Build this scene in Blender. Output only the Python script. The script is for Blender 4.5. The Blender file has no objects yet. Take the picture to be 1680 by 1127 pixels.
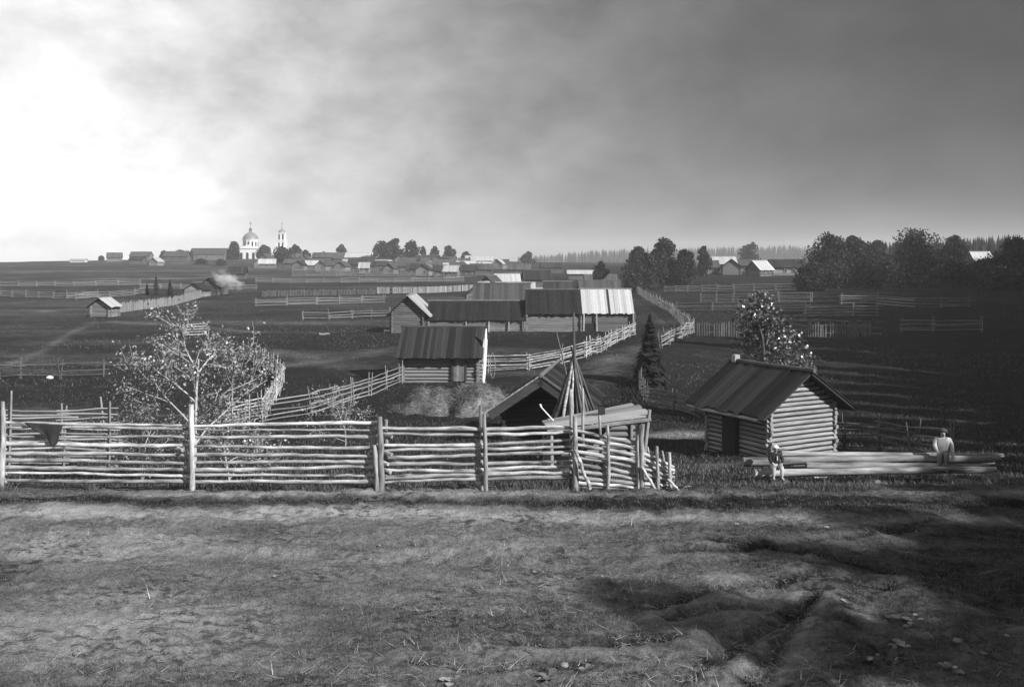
import bpy, bmesh, math, random
import numpy as np
from mathutils import Vector, Matrix

random.seed(7)
RNG = np.random.default_rng(11)
SC = bpy.context.scene
COL = SC.collection

# ------------------------------------------------------------------ camera
FPX, CX, HOR, CAMZ = 1500.0, 840.0, 430.0, 4.8      # photo is 1680 px wide
cam_d = bpy.data.cameras.new('camera')
cam = bpy.data.objects.new('camera', cam_d); COL.objects.link(cam)
cam.location = (0, 0, CAMZ); cam.rotation_euler = (math.radians(90), 0, 0)
cam_d.sensor_width = 36.0; cam_d.lens = 36.0 * FPX / 1680.0
cam_d.shift_y = -(563.5 - HOR) / 1680.0
cam_d.clip_start = 0.1; cam_d.clip_end = 9000
SC.camera = cam

# ------------------------------------------------------------------ light
SUN_EL = math.radians(33)
SUN_XY = Vector((0.80, -0.60)).normalized()
sun_d = bpy.data.lights.new('sun', 'SUN'); sun_d.energy = 5.0; sun_d.angle = math.radians(0.6)
sun_d.color = (1.0, 1.0, 1.0)
sun = bpy.data.objects.new('sun', sun_d); COL.objects.link(sun)
to_sun = Vector((SUN_XY.x * math.cos(SUN_EL), SUN_XY.y * math.cos(SUN_EL), math.sin(SUN_EL)))
sun.rotation_euler = to_sun.to_track_quat('Z', 'Y').to_euler()
sun.location = (60, -40, 60)

world = bpy.data.worlds.new('World'); SC.world = world; world.use_nodes = True
wt = world.node_tree; wt.nodes.clear()
def wn(t, **kw):
    n = wt.nodes.new(t)
    for k, v in kw.items(): setattr(n, k, v)
    return n
def wm(op, a, b=None):
    n = wn('ShaderNodeMath', operation=op)
    for i, v in enumerate((a, b)):
        if v is None: continue
        if isinstance(v, (int, float)): n.inputs[i].default_value = v
        else: wt.links.new(v, n.inputs[i])
    return n.outputs[0]
sky = wn('ShaderNodeTexSky', sky_type='NISHITA'); sky.sun_disc = False
sky.sun_elevation = SUN_EL; sky.sun_rotation = math.atan2(SUN_XY.x, SUN_XY.y)
sky.dust_density = 3.0
bw = wn('ShaderNodeRGBToBW'); wt.links.new(sky.outputs[0], bw.inputs[0])
tc = wn('ShaderNodeTexCoord'); sep = wn('ShaderNodeSeparateXYZ'); wt.links.new(tc.outputs['Generated'], sep.inputs[0])
dx, dy, dz = sep.outputs
hl = wm('SQRT', wm('ADD', wm('ADD', wm('MULTIPLY', dx, dx), wm('MULTIPLY', dy, dy)), 1e-4))
saz = wm('DIVIDE', dx, hl)
cmap = wm('DIVIDE', 3.2, wm('ADD', 1.0, wm('POWER', 2.71828, wm('DIVIDE', wm('ADD', saz, 0.61), 0.285))))
cmap = wm('MINIMUM', cmap, 1.05)          # evenly bright overcast further round
zc = wm('MAXIMUM', dz, 0.0)
vert = wm('ADD', 0.78, wm('MULTIPLY', 0.65, wm('POWER', 2.71828, wm('MULTIPLY', zc, -9.0))))
mp = wn('ShaderNodeMapping'); mp.inputs['Scale'].default_value = (3.0, 3.0, 5.0); mp.inputs['Rotation'].default_value = (0.25, 0.2, 0.4)
wt.links.new(tc.outputs['Generated'], mp.inputs[0])
ns = wn('ShaderNodeTexNoise'); ns.inputs['Scale'].default_value = 3.2; ns.inputs['Detail'].default_value = 9; ns.inputs['Roughness'].default_value = 0.6
ns.inputs['Distortion'].default_value = 0.15
wt.links.new(mp.outputs[0], ns.inputs['Vector'])
cloud = wm('ADD', 0.35, wm('MULTIPLY', ns.outputs['Fac'], 1.3))
nish = wm('ADD', 0.75, wm('MULTIPLY', bw.outputs[0], 0.06))
lum = wm('MULTIPLY', wm('MULTIPLY', wm('MULTIPLY', cmap, vert), wm('MULTIPLY', cloud, nish)), 3.6)
comb = wn('ShaderNodeCombineColor')
for i in range(3): wt.links.new(lum, comb.inputs[i])
bg = wn('ShaderNodeBackground'); bg.inputs['Strength'].default_value = 0.15
wt.links.new(comb.outputs[0], bg.inputs[0])
wo = wn('ShaderNodeOutputWorld'); wt.links.new(bg.outputs[0], wo.inputs[0])

vs = SC.view_settings; vs.view_transform = 'Standard'; vs.look = 'None'; vs.exposure = 1.0; vs.gamma = 1.0
vs.use_curve_mapping = False
SC.cycles.use_denoising = True
SC.cycles.max_bounces = 5; SC.cycles.diffuse_bounces = 2; SC.cycles.glossy_bounces = 2
SC.cycles.transparent_max_bounces = 6; SC.cycles.volume_bounces = 1
SC.cycles.sample_clamp_indirect = 4

# ------------------------------------------------------------------ noise / terrain
def vnoise(x, y, seed=0):
    x = np.asarray(x, float); y = np.asarray(y, float)
    xi = np.floor(x).astype(np.int64); yi = np.floor(y).astype(np.int64)
    xf = x - xi; yf = y - yi
    u = xf * xf * (3 - 2 * xf); v = yf * yf * (3 - 2 * yf)
    def h(a, b):
        n = (a * 374761393 + b * 668265263 + seed * 1442695041) & 0x7fffffff
        n = ((n ^ (n >> 13)) * 1274126177) & 0x7fffffff
        n = (n ^ (n >> 16)) & 0xffff
        return n / 65535.0
    a = h(xi, yi); b = h(xi + 1, yi); c = h(xi, yi + 1); d = h(xi + 1, yi + 1)
    return (a + (b - a) * u) * (1 - v) + (c + (d - c) * u) * v
def fbm(x, y, seed=0, octv=4):
    s = 0; a = 0.5; t = 0
    for i in range(octv):
        s = s + a * vnoise(x, y, seed + i * 17); t += a
        x = x * 2.03 + 11.3; y = y * 2.03 + 5.7; a *= 0.5
    return s / t
def sstep(a, b, x):
    t = np.clip((x - a) / (b - a), 0, 1); return t * t * (3 - 2 * t)
PY = np.array([-400, -30, 0, 4, 9, 12, 16, 19.6, 23, 27, 31, 38, 45, 60, 75, 91, 118, 150, 187, 240, 280, 400, 550, 800, 1500, 6000.])
PZ = np.array([3.2, 3.2, 3.1, 1.7, .12, 0, 0, 0, -.80, -1.35, -1.88, -2.55, -3.0, -3.05, -2.75, -2.30, -2.55, -2.4, -2.0, -.8, .15, 1.6, 3.2, 4.25, 4.45, 4.5])
# smooth the profile a little on a log axis
_ly = np.linspace(0, math.log(6401), 2400); _yy = np.exp(_ly) - 401
_fine = np.interp(np.linspace(-400, 6000, 64001), PY, PZ)
_k = np.ones(21) / 21
_sm = np.convolve(np.pad(_fine, 10, mode='edge'), _k, mode='valid')
def prof(y): return np.interp(y, np.linspace(-400, 6000, 64001), _sm)
def H(x, y):
    x = np.asarray(x, float); y = np.asarray(y, float)
    z = prof(y)
    z = z + 3.6 * np.exp(-((x + 150) / 170) ** 2 - ((y - 560) / 170) ** 2)
    z = z + 2.9 * sstep(16, 48, x) * sstep(80, 135, y) * (1 - sstep(260, 520, y))
    z = z + 7.0 * sstep(60, 420, x) * sstep(600, 1300, y)
    z = z + 0.9 * np.exp(-((x - 7.0) / 3.5) ** 2 - ((y - 66) / 7.0) ** 2)          # bank beside the lane
    far = sstep(24, 60, y)
    z = z + far * (fbm(x * .05, y * .05, 3, 3) - .5) * 0.5
    near = 1 - sstep(19, 26, y)
    z = z + near * ((fbm(x * .35, y * .5, 5, 3) - .5) * .16)
    z = z - near * .07 * np.exp(-((y - 18.35 + .02 * x + .12 * np.sin(x * .7)) / .28) ** 2)   # ditch beside the track
    z = z - near * .05 * np.exp(-((y - 17.3 + .03 * x) / .22) ** 2)                            # wheel rut
    # ruts curving on the lower right
    q = x * .92 - (y - 10.3) * .30 + .25 * np.sin(y * .9)
    z = z + near * .05 * sstep(1.5, 3.2, x) * (1 - sstep(13.5, 15.5, y)) * np.sin(q * 4.2 + 2.5 * fbm(x * .6, y * .6, 8, 2))
    return z
def Hs(x, y): return float(H(np.array([x]), np.array([y]))[0])
_DD = np.exp(np.linspace(math.log(7.5), math.log(2500), 6000))
def hit(px, py):
    """ground point that the photo pixel looks at"""
    x = (px - CX) / FPX * _DD; z = CAMZ - (py - HOR) / FPX * _DD
    g = H(x, _DD); w = np.nonzero(g >= z)[0]
    i = w[0] if len(w) else len(_DD) - 1
    return Vector((x[i], _DD[i], g[i]))
def at(px, py, D): return Vector(((px - CX) / FPX * D, D, CAMZ - (py - HOR) / FPX * D))
def ground(px, D):
    x = (px - CX) / FPX * D
    return Vector((x, D, Hs(x, D)))

# ------------------------------------------------------------------ materials (a grey world)
def mat(name, base, rough=.85, spec=.25, var=.5, nscale=(6, 6, 6), namt=.6, ndet=5, bump=0., bscale=None, objvar=.3, coord='Object', transl=0.):
    m = bpy.data.materials.new(name); m.use_nodes = True
    t = m.node_tree; t.nodes.clear(); L = t.links.new
    def mm(op, a, b=None):
        n = t.nodes.new('ShaderNodeMath'); n.operation = op
        for i, v in enumerate((a, b)):
            if v is None: continue
            if isinstance(v, (int, float)): n.inputs[i].default_value = v
            else: L(v, n.inputs[i])
        return n.outputs[0]
    out = t.nodes.new('ShaderNodeOutputMaterial'); p = t.nodes.new('ShaderNodeBsdfPrincipled')
    L(p.outputs[0], out.inputs[0])
    p.inputs['Roughness'].default_value = rough; p.inputs['Specular IOR Level'].default_value = spec
    c = t.nodes.new('ShaderNodeTexCoord'); mpn = t.nodes.new('ShaderNodeMapping'); mpn.inputs['Scale'].default_value = nscale
    oi = t.nodes.new('ShaderNodeObjectInfo')
    add = t.nodes.new('ShaderNodeVectorMath'); add.operation = 'ADD'
    L(c.outputs[coord], mpn.inputs[0]); L(mpn.outputs[0], add.inputs[0])
    rv = mm('MULTIPLY', oi.outputs['Random'], 37.0); cv = t.nodes.new('ShaderNodeCombineXYZ')
    for i in range(3): L(rv, cv.inputs[i])
    L(cv.outputs[0], add.inputs[1])
    n = t.nodes.new('ShaderNodeTexNoise'); n.inputs['Scale'].default_value = 1.0; n.inputs['Detail'].default_value = ndet
    n.inputs['Roughness'].default_value = .62
    L(add.outputs[0], n.inputs['Vector'])
    f = mm('ADD', 1.0, mm('MULTIPLY', mm('SUBTRACT', n.outputs['Fac'], .5), namt * 2.2))
    at_ = t.nodes.new('ShaderNodeAttribute'); at_.attribute_name = 'var'
    g = mm('ADD', 1 - var * .5, mm('MULTIPLY', at_.outputs['Fac'], var))
    o = mm('ADD', 1 - objvar * .5, mm('MULTIPLY', oi.outputs['Random'], objvar))
    v = mm('MULTIPLY', mm('MULTIPLY', mm('MAXIMUM', f, .12), g), mm('MULTIPLY', o, base))
    v = mm('MINIMUM', v, .85)
    cc = t.nodes.new('ShaderNodeCombineColor')
    for i in range(3): L(v, cc.inputs[i])
    L(cc.outputs[0], p.inputs['Base Color'])
    if bump:
        b = t.nodes.new('ShaderNodeBump'); b.inputs['Strength'].default_value = bump; b.inputs['Distance'].default_value = .02
        L(n.outputs['Fac'], b.inputs['Height']); L(b.outputs[0], p.inputs['Normal'])
    if transl:
        tr = t.nodes.new('ShaderNodeBsdfTranslucent'); L(cc.outputs[0], tr.inputs[0])
        mx = t.nodes.new('ShaderNodeMixShader'); mx.inputs[0].default_value = transl
        L(p.outputs[0], mx.inputs[1]); L(tr.outputs[0], mx.inputs[2]); L(mx.outputs[0], out.inputs[0])
    return m
M = {}
M['log'] = mat('log_wood', 0.13, nscale=(2.5, 3, 3), namt=.75, bump=.5)
M['logpale'] = mat('log_wood_pale', 0.185, nscale=(5, 2, 2), namt=1.4, bump=.6, ndet=8)
M['logpile'] = mat('peeled_log_wood', 0.17, nscale=(.9, 7, 7), namt=2.3, bump=.8, ndet=9)
M['logfar'] = mat('log_wall_wood', 0.085, nscale=(.7, .7, 5), namt=.7, bump=.3)
M['logfarpale'] = mat('log_wall_wood_pale', 0.15, nscale=(.7, .7, 5), namt=.6, bump=.3)
M['logdark'] = mat('shaded_log_wood', .035, spec=.06, nscale=(2.5, 3, 3), namt=.75, bump=.5)  # shade on the barn gable put into the log colour
M['core'] = mat('wall_chinking', .025, spec=.06, namt=.3)
M['pole'] = mat('pole_wood', 0.245, nscale=(2.2, 9, 9), namt=1.9, bump=.8, objvar=.7, ndet=8)
M['post'] = mat('post_wood', 0.23, nscale=(9, 9, 2.2), namt=1.8, bump=.8, objvar=.6, ndet=8)
M['polefar'] = mat('weathered_pole_wood', 0.17, nscale=(2, 2, 2), namt=.5, objvar=.5)
M['poledark'] = mat('old_pole_wood', 0.075, nscale=(2, 2, 4), namt=.7, objvar=.8)
M['bdark'] = mat('mossy_roof_board', 0.024, spec=.06, nscale=(8, 1.2, 8), namt=.8, var=.9, bump=.4)
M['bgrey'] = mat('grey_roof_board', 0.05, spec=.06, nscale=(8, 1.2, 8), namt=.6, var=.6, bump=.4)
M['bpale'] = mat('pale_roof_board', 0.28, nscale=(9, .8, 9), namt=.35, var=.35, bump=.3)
M['plank'] = mat('shelter_plank', 0.2, nscale=(1, 8, 8), namt=.5, bump=.4)
M['thatch'] = mat('dark_thatch', 0.018, spec=.06, nscale=(5, 2, 2), namt=.8, bump=.6)
M['dark'] = mat('dark_wood', .03, spec=.06, namt=.4)
M['hay'] = mat('hay', 0.135, nscale=(2, 2, 2), namt=.7, var=.9, bump=.6, transl=.2)
M['bark'] = mat('pale_bark', 0.3, nscale=(4, 4, 9), namt=.6, bump=.3)
M['barkd'] = mat('dark_bark', .07, nscale=(4, 4, 2), namt=.6)
M['leaf'] = mat('leaf', 0.19, rough=.4, spec=.6, var=1.3, namt=.3, objvar=0, transl=.25)
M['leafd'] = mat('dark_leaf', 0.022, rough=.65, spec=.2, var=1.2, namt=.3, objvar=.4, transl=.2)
M['leafg'] = mat('glossy_leaf', .085, rough=.35, spec=.7, var=1.7, namt=.3, objvar=0, transl=.15)
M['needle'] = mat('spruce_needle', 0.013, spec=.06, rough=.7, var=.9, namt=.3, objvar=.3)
M['grass'] = mat('grass_blade', 0.08, rough=.7, var=1.4, namt=.0, objvar=0, transl=.25)
M['straw'] = mat('straw', 0.26, rough=.7, var=1.0, namt=.0, objvar=0)
M['stone'] = mat('stone', .20, nscale=(4, 4, 4), namt=.6, bump=.5)
M['white'] = mat('whitewash', 0.55, nscale=(.3, .3, .3), namt=.12, var=.1)
M['dome'] = mat('dome_sheet_metal', .16, rough=.5, namt=.3)
M['glass'] = mat('window_dark', .02, rough=.2, spec=.6, namt=.1)
M['cloth'] = mat('dark_cloth', .018, nscale=(9, 9, 9), namt=.6, bump=.4)
M['shirt'] = mat('pale_shirt', .5, nscale=(20, 20, 20), namt=.3)
M['jacket'] = mat('dark_jacket', .018, nscale=(20, 20, 20), namt=.3)
M['trouser'] = mat('pale_trousers', .42, nscale=(20, 20, 20), namt=.3)
M['trouserg'] = mat('grey_trousers', .16, nscale=(20, 20, 20), namt=.3)
M['skin'] = mat('skin', .33, rough=.6, namt=.1)
M['hairp'] = mat('fair_hair', .5, nscale=(60, 60, 12), namt=.4)
M['haird'] = mat('dark_hair', .03, nscale=(60, 60, 12), namt=.4)

# ------------------------------------------------------------------ mesh helpers
class MB:
    def __init__(s): s.v = []; s.f = []; s.a = []
    def add(s, vs, fs, var=None):
        o = len(s.v); s.v.extend([tuple(p) for p in vs]); s.f.extend([tuple(i + o for i in f) for f in fs])
        s.a.extend([random.random() if var is None else var] * len(vs))
    def box(s, x0, x1, y0, y1, z0, z1, var=None, mtx=None):
        vs = [Vector((x, y, z)) for z in (z0, z1) for x, y in ((x0, y0), (x1, y0), (x1, y1), (x0, y1))]
        if mtx is not None: vs = [mtx @ v for v in vs]
        s.add(vs, [(3, 2, 1, 0), (4, 5, 6, 7), (0, 1, 5, 4), (1, 2, 6, 5), (2, 3, 7, 6), (3, 0, 4, 7)], var)
    def tube(s, p0, p1, r0, r1, sides=7, segs=3, wob=.0, var=None, pts=None, axis=None):
        p0 = Vector(p0); p1 = Vector(p1)
        if pts is None:
            pts = []
            for i in range(segs + 1):
                t = i / segs; p = p0.lerp(p1, t)
                if 0 < i < segs or wob: p = p + Vector((random.gauss(0, 1), random.gauss(0, 1), random.gauss(0, 1))) * wob * (1 if 0 < i < segs else .3)
                pts.append((p, (r0 + (r1 - r0) * t) * (1 + random.uniform(-.12, .12) * (wob > 0))))
        d = (pts[-1][0] - pts[0][0]).normalized() if axis is None else axis
        u = d.orthogonal().normalized(); w = d.cross(u); vs = []; fs = []
        n = len(pts)
        for p, r in pts:
            for k in range(sides):
                a = 2 * math.pi * k / sides
                vs.append(p + (u * math.cos(a) + w * math.sin(a)) * r)
        for i in range(n - 1):
            for k in range(sides):
                k2 = (k + 1) % sides
                fs.append((i * sides + k, i * sides + k2, (i + 1) * sides + k2, (i + 1) * sides + k))
        vs += vs[:sides] + vs[(n - 1) * sides:n * sides]
        fs.append(tuple(n * sides + k for k in range(sides - 1, -1, -1))); fs.append(tuple((n + 1) * sides + k for k in range(sides)))
        s.add(vs, fs, var)
    def mesh(s, name, m, smooth=False):
        me = bpy.data.meshes.new(name); me.from_pydata(s.v, [], s.f)
        at_ = me.attributes.new('var', 'FLOAT', 'POINT'); at_.data.foreach_set('value', np.array(s.a, dtype=np.float32))
        if m is not None: me.materials.append(m)
        if smooth: me.polygons.foreach_set('use_smooth', [True] * len(me.polygons))
        me.update(); return me
    def build(s, name, m, parent=None, smooth=False):
        return link(name, s.mesh(name, m, smooth), parent)
def link(name, me, parent=None):
    o = bpy.data.objects.new(name, me); COL.objects.link(o)
    if parent is not None: o.parent = parent
    return o
def tag(o, label, cat, group=None):
    o['label'] = label; o['category'] = cat
    if group: o['group'] = group
    return o
def empty(name, label, cat, loc, rz=0, group=None):
    o = bpy.data.objects.new(name, None); COL.objects.link(o); o.location = loc; o.rotation_euler = (0, 0, rz)
    o.empty_display_size = .2
    return tag(o, label, cat, group)
def npmesh(name, verts, faces, m, var=None, smooth=False):
    """verts (N,3), faces (F,k) arrays"""
    me = bpy.data.meshes.new(name); n = len(verts); k = faces.shape[1]; F = len(faces)
    me.vertices.add(n); me.vertices.foreach_set('co', verts.astype(np.float32).ravel())
    me.loops.add(F * k); me.loops.foreach_set('vertex_index', faces.astype(np.int32).ravel())
    me.polygons.add(F); me.polygons.foreach_set('loop_start', (np.arange(F) * k).astype(np.int32))
    me.polygons.foreach_set('loop_total', np.full(F, k, np.int32))
    if smooth: me.polygons.foreach_set('use_smooth', np.ones(F, bool))
    if var is not None:
        a = me.attributes.new('var', 'FLOAT', 'POINT'); a.data.foreach_set('value', var.astype(np.float32))
    if m is not None: me.materials.append(m)
    me.update(calc_edges=True); return me
def leaf_mesh(name, C, size, m, flat=.0, aspect=.6, rng=RNG, nbias=None):
    """diamond leaves at the points C"""
    N = len(C); a = rng.normal(size=(N, 3)); a[:, 2] *= (1 - flat); a /= np.linalg.norm(a, axis=1)[:, None] + 1e-9
    b = rng.normal(size=(N, 3)); b = np.cross(a, b); b /= np.linalg.norm(b, axis=1)[:, None] + 1e-9
    s = (size * rng.uniform(.6, 1.35, N))[:, None]
    V = np.stack([C - a * s * .5, C + b * s * aspect * .5 + a * s * .05, C + a * s * .5, C - b * s * aspect * .5 + a * s * .05], 1).reshape(-1, 3)
    Fc = np.arange(N * 4).reshape(N, 4)
    return npmesh(name, V, Fc, m, np.repeat(rng.random(N), 4))

# unit logs along X shared between walls
def unit_log(i):
    b = MB(); pts = []
    for k in range(4):
        t = k / 3
        pts.append((Vector((t - .5, random.uniform(-.12, .12), random.uniform(-.12, .12))), 1.0 * random.uniform(.90, 1.08)))
    b.tube((0, 0, 0), (1, 0, 0), 1, 1, sides=8, pts=pts, var=.5, axis=Vector((1, 0, 0)))
    return b
LOGM = {}
def log_mesh(key):
    if key not in LOGM: LOGM[key] = [unit_log(i).mesh('log', M[key], True) for i in range(5)]
    return random.choice(LOGM[key])
BRDM = {}
def board_mesh(key):
    """unit board: x width 1, y length 1 (0..1), z thickness 1"""
    if key not in BRDM:
        BRDM[key] = []
        for i in range(4):
            b = MB(); b.box(-.5, .5, 0, 1, 0, 1, var=random.random()); BRDM[key].append(b.mesh('roof_board', M[key]))
    return random.choice(BRDM[key])

# ------------------------------------------------------------------ ground
PATHS = [  # (photo points on the ground, half width m, dryness)
    ([(0, 606), (60, 580), (110, 550), (160, 527)], .5, .22), ([(470, 600), (560, 588), (650, 570)], 1.2, .22), ([(455, 575), (560, 605), (640, 612)], 1.5, .2),
    ([(1050, 486), (1075, 505), (1100, 522), (1115, 538)], 2.0, .28), ([(1115, 540), (1040, 575), (985, 615), (960, 640)], 1.4, .28),
    ([(1070, 715), (1160, 712)], 1.3, .9), ([(1110, 770), (1200, 760)], 1.0, .45), ([(0, 515), (60, 512), (150, 504)], 1.2, .35),
    ([(190, 528), (300, 535), (420, 545)], 1.0, .3), ([(0, 460), (200, 458), (420, 455)], 3.0, .3), ([(0, 447), (300, 444)], 6.0, .3), ([(700, 612), (860, 610), (910, 615)], 1.5, .3),
]
RUTS = [[(1060, 1000), (1180, 958), (1330, 942), (1450, 962)], [(1100, 1012), (1250, 1000), (1400, 1020)], [(1090, 905), (1300, 890), (1500, 868)],
        [(820, 1050), (960, 1058), (1110, 1040)], [(1230, 1120), (1300, 1030), (1340, 965)], [(1120, 1115), (1240, 1045), (1320, 985)], [(680, 1085), (800, 1098), (960, 1085)],
        [(1160, 880), (1330, 905), (1480, 940)]]
def dry_shade(x, y):
    d = .27 + 1.0 * (fbm(x * .18, y * .42, 21, 4) - .44)
    nearf = 1 - sstep(19, 24, y)
    d = d - nearf * .16 * sstep(-4, 5, x) * sstep(9, 12.5, y)  # right foreground darkened in colour, standing in for shade
    d = d + nearf * (.10 + .55 * np.exp(-((y - 17.25 + .03 * x) / .40) ** 2) + .30 * np.exp(-((y - 19.0) / .30) ** 2)
                     - .55 * np.exp(-((y - 18.35 + .02 * x) / .35) ** 2))
    d = d + nearf * (.40 * np.exp(-((x + 7) / 2.2) ** 2 - ((y - 15.3) / .8) ** 2) + .32 * np.exp(-((x + 5.5) / 2.6) ** 2 - ((y - 11.5) / 2.0) ** 2)
                     + .22 * np.exp(-((x - .5) / 2.6) ** 2 - ((y - 12.2) / 1.6) ** 2) + .35 * np.exp(-((x - 3.2) / 1.2) ** 2 - ((y - 12.3) / 1.3) ** 2))
    field = sstep(19.8, 24, y)
    st = vnoise(x * .012 + 3, y * .11, 41) * .5 + vnoise(x * .03, y * .45, 43) * .35 + fbm(x * .3, y * .3, 47, 3) * .3
    d = d * (1 - field) + field * (-.09 + .60 * (st - .5) + .10 * sstep(0, -30, x))
    far = sstep(170, 420, y)
    d = d + far * .12
    d = d - .10 * sstep(2, 14, x) * field  # field tone lowered towards the right as painted shade
    return d
def build_ground():
    a = np.concatenate([np.linspace(-180, -40, 50, endpoint=False), np.linspace(-40, 40, 560, endpoint=False), np.linspace(40, 180, 50, endpoint=False)])
    r = np.concatenate([[.0], np.linspace(1, 8, 30, endpoint=False), np.linspace(8, 22, 270, endpoint=False),
                        np.exp(np.linspace(math.log(22), math.log(110), 170, endpoint=False)), np.exp(np.linspace(math.log(110), math.log(2600), 110))])
    A, R = np.meshgrid(np.radians(a), r)
    X = R * np.sin(A); Y = R * np.cos(A)
    X[0] = np.sin(A[0]) * .01; Y[0] = np.cos(A[0]) * .01
    Z = H(X, Y)
    near = (1 - sstep(20, 30, R))
    Z = Z + near * ((fbm(X * 4.0, Y * 6.0, 67, 3) - .5) * .17 * sstep(.38, .62, fbm(X * .45, Y * .6, 69, 3)) + (fbm(X * 2.2, Y * 3.0, 61, 4) - .5) * .13 + (fbm(X * 9, Y * 11, 71, 2) - .5) * .055) + (1 - near) * (1 - sstep(60, 150, R)) * (fbm(X * 1.2, Y * 1.2, 63, 3) - .5) * .22
    D = dry_shade(X, Y)
    for pts in RUTS:
        P = [hit(*p) for p in pts]; best = np.full(X.shape, 1e9)
        for p, q in zip(P, P[1:]):
            vx, vy = q.x - p.x, q.y - p.y; L2 = vx * vx + vy * vy
            t = np.clip(((X - p.x) * vx + (Y - p.y) * vy) / L2, 0, 1)
            best = np.minimum(best, np.hypot(X - p.x - t * vx, Y - p.y - t * vy))
        best = best + (fbm(X * 3, Y * 3, 87, 2) - .5) * .15
        kx = np.exp(-(best / .11) ** 2); ky = np.exp(-((best - .28) / .14) ** 2)
        Z = Z - .06 * kx + .018 * ky; D = D - .30 * kx + .07 * ky  # damp soil and bank shading put into the rut colour, rims lightened
    for pts, hw, amt in PATHS:
        P = [hit(*p) for p in pts]
        best = np.full(X.shape, 1e9)
        for p, q in zip(P, P[1:]):
            vx, vy = q.x - p.x, q.y - p.y; L2 = vx * vx + vy * vy
            t = np.clip(((X - p.x) * vx + (Y - p.y) * vy) / L2, 0, 1)
            best = np.minimum(best, np.hypot(X - p.x - t * vx, Y - p.y - t * vy))
        D = D + amt * np.exp(-(best / hw) ** 2) * (.5 + fbm(X * .6, Y * .6, 81, 2))
    n = len(a); m_ = len(r)
    i = np.arange(m_ - 1)[:, None] * n; j = np.arange(n)[None, :]; j2 = (j + 1) % n
    F = np.stack([i + j, i + n + j, i + n + j2, i + j2], -1).reshape(-1, 4)[:, ::-1]
    V = np.stack([X, Y, Z], -1).reshape(-1, 3)
    m = bpy.data.materials.new('pasture_soil'); m.use_nodes = True; t = m.node_tree; t.nodes.clear(); L = t.links.new
    def N(ty, **k):
        q = t.nodes.new(ty)
        for kk, v in k.items(): setattr(q, kk, v)
        return q
    def mm(op, a_, b_=None):
        q = N('ShaderNodeMath', operation=op)
        for ii, v in enumerate((a_, b_)):
            if v is None: continue
            if isinstance(v, (int, float)): q.inputs[ii].default_value = v
            else: L(v, q.inputs[ii])
        return q.outputs[0]
    out = N('ShaderNodeOutputMaterial'); p = N('ShaderNodeBsdfPrincipled'); L(p.outputs[0], out.inputs[0])
    p.inputs['Roughness'].default_value = .95; p.inputs['Specular IOR Level'].default_value = .1
    c = N('ShaderNodeTexCoord')
    def noise(sc, det, rough=.6, stretch=(1, 1, 1)):
        q = N('ShaderNodeTexNoise'); q.inputs['Scale'].default_value = sc; q.inputs['Detail'].default_value = det; q.inputs['Roughness'].default_value = rough
        mpn = N('ShaderNodeMapping'); mpn.inputs['Scale'].default_value = stretch
        L(c.outputs['Object'], mpn.inputs[0]); L(mpn.outputs[0], q.inputs['Vector']); return q.outputs['Fac']
    at_ = N('ShaderNodeAttribute'); at_.attribute_name = 'var'
    n1 = noise(1.3, 7, .68, (.6, 1.9, 1)); n2 = noise(14, 5, .7); n3 = noise(.12, 5, .6, (.35, 1, 1)); n4 = noise(60, 2, .7)
    f = mm('ADD', at_.outputs['Fac'], mm('MULTIPLY', mm('SUBTRACT', n1, .5), 1.0))
    f = mm('ADD', f, mm('MULTIPLY', mm('SUBTRACT', n2, .5), .8))
    f = mm('ADD', f, mm('MULTIPLY', mm('SUBTRACT', n3, .5), .7))
    f = mm('MINIMUM', mm('MAXIMUM', f, 0.0), 1.0)
    v = mm('ADD', .009, mm('MULTIPLY', mm('POWER', f, 1.3), .205))
    n5 = noise(4.5, 4, .65, (1, 1.9, 1))
    v = mm('MULTIPLY', v, mm('ADD', .35, mm('MULTIPLY', n4, 1.3)))
    pit = mm('MINIMUM', mm('MAXIMUM', mm('MULTIPLY', mm('SUBTRACT', n5, .36), 7.0), .30), 1.0)
    patch = mm('MINIMUM', mm('MAXIMUM', mm('MULTIPLY', mm('SUBTRACT', noise(.55, 4, .6), .42), 6.0), .12), 1.0)
    v = mm('MULTIPLY', v, mm('SUBTRACT', 1.0, mm('MULTIPLY', patch, mm('SUBTRACT', 1.0, pit))))
    cc = N('ShaderNodeCombineColor')
    for ii in range(3): L(v, cc.inputs[ii])
    L(cc.outputs[0], p.inputs['Base Color'])
    b = N('ShaderNodeBump'); b.inputs['Strength'].default_value = .9; b.inputs['Distance'].default_value = .05
    L(mm('ADD', n2, mm('MULTIPLY', n4, .4)), b.inputs['Height']); L(b.outputs[0], p.inputs['Normal'])
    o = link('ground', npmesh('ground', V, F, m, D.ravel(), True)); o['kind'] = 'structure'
build_ground()

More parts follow.
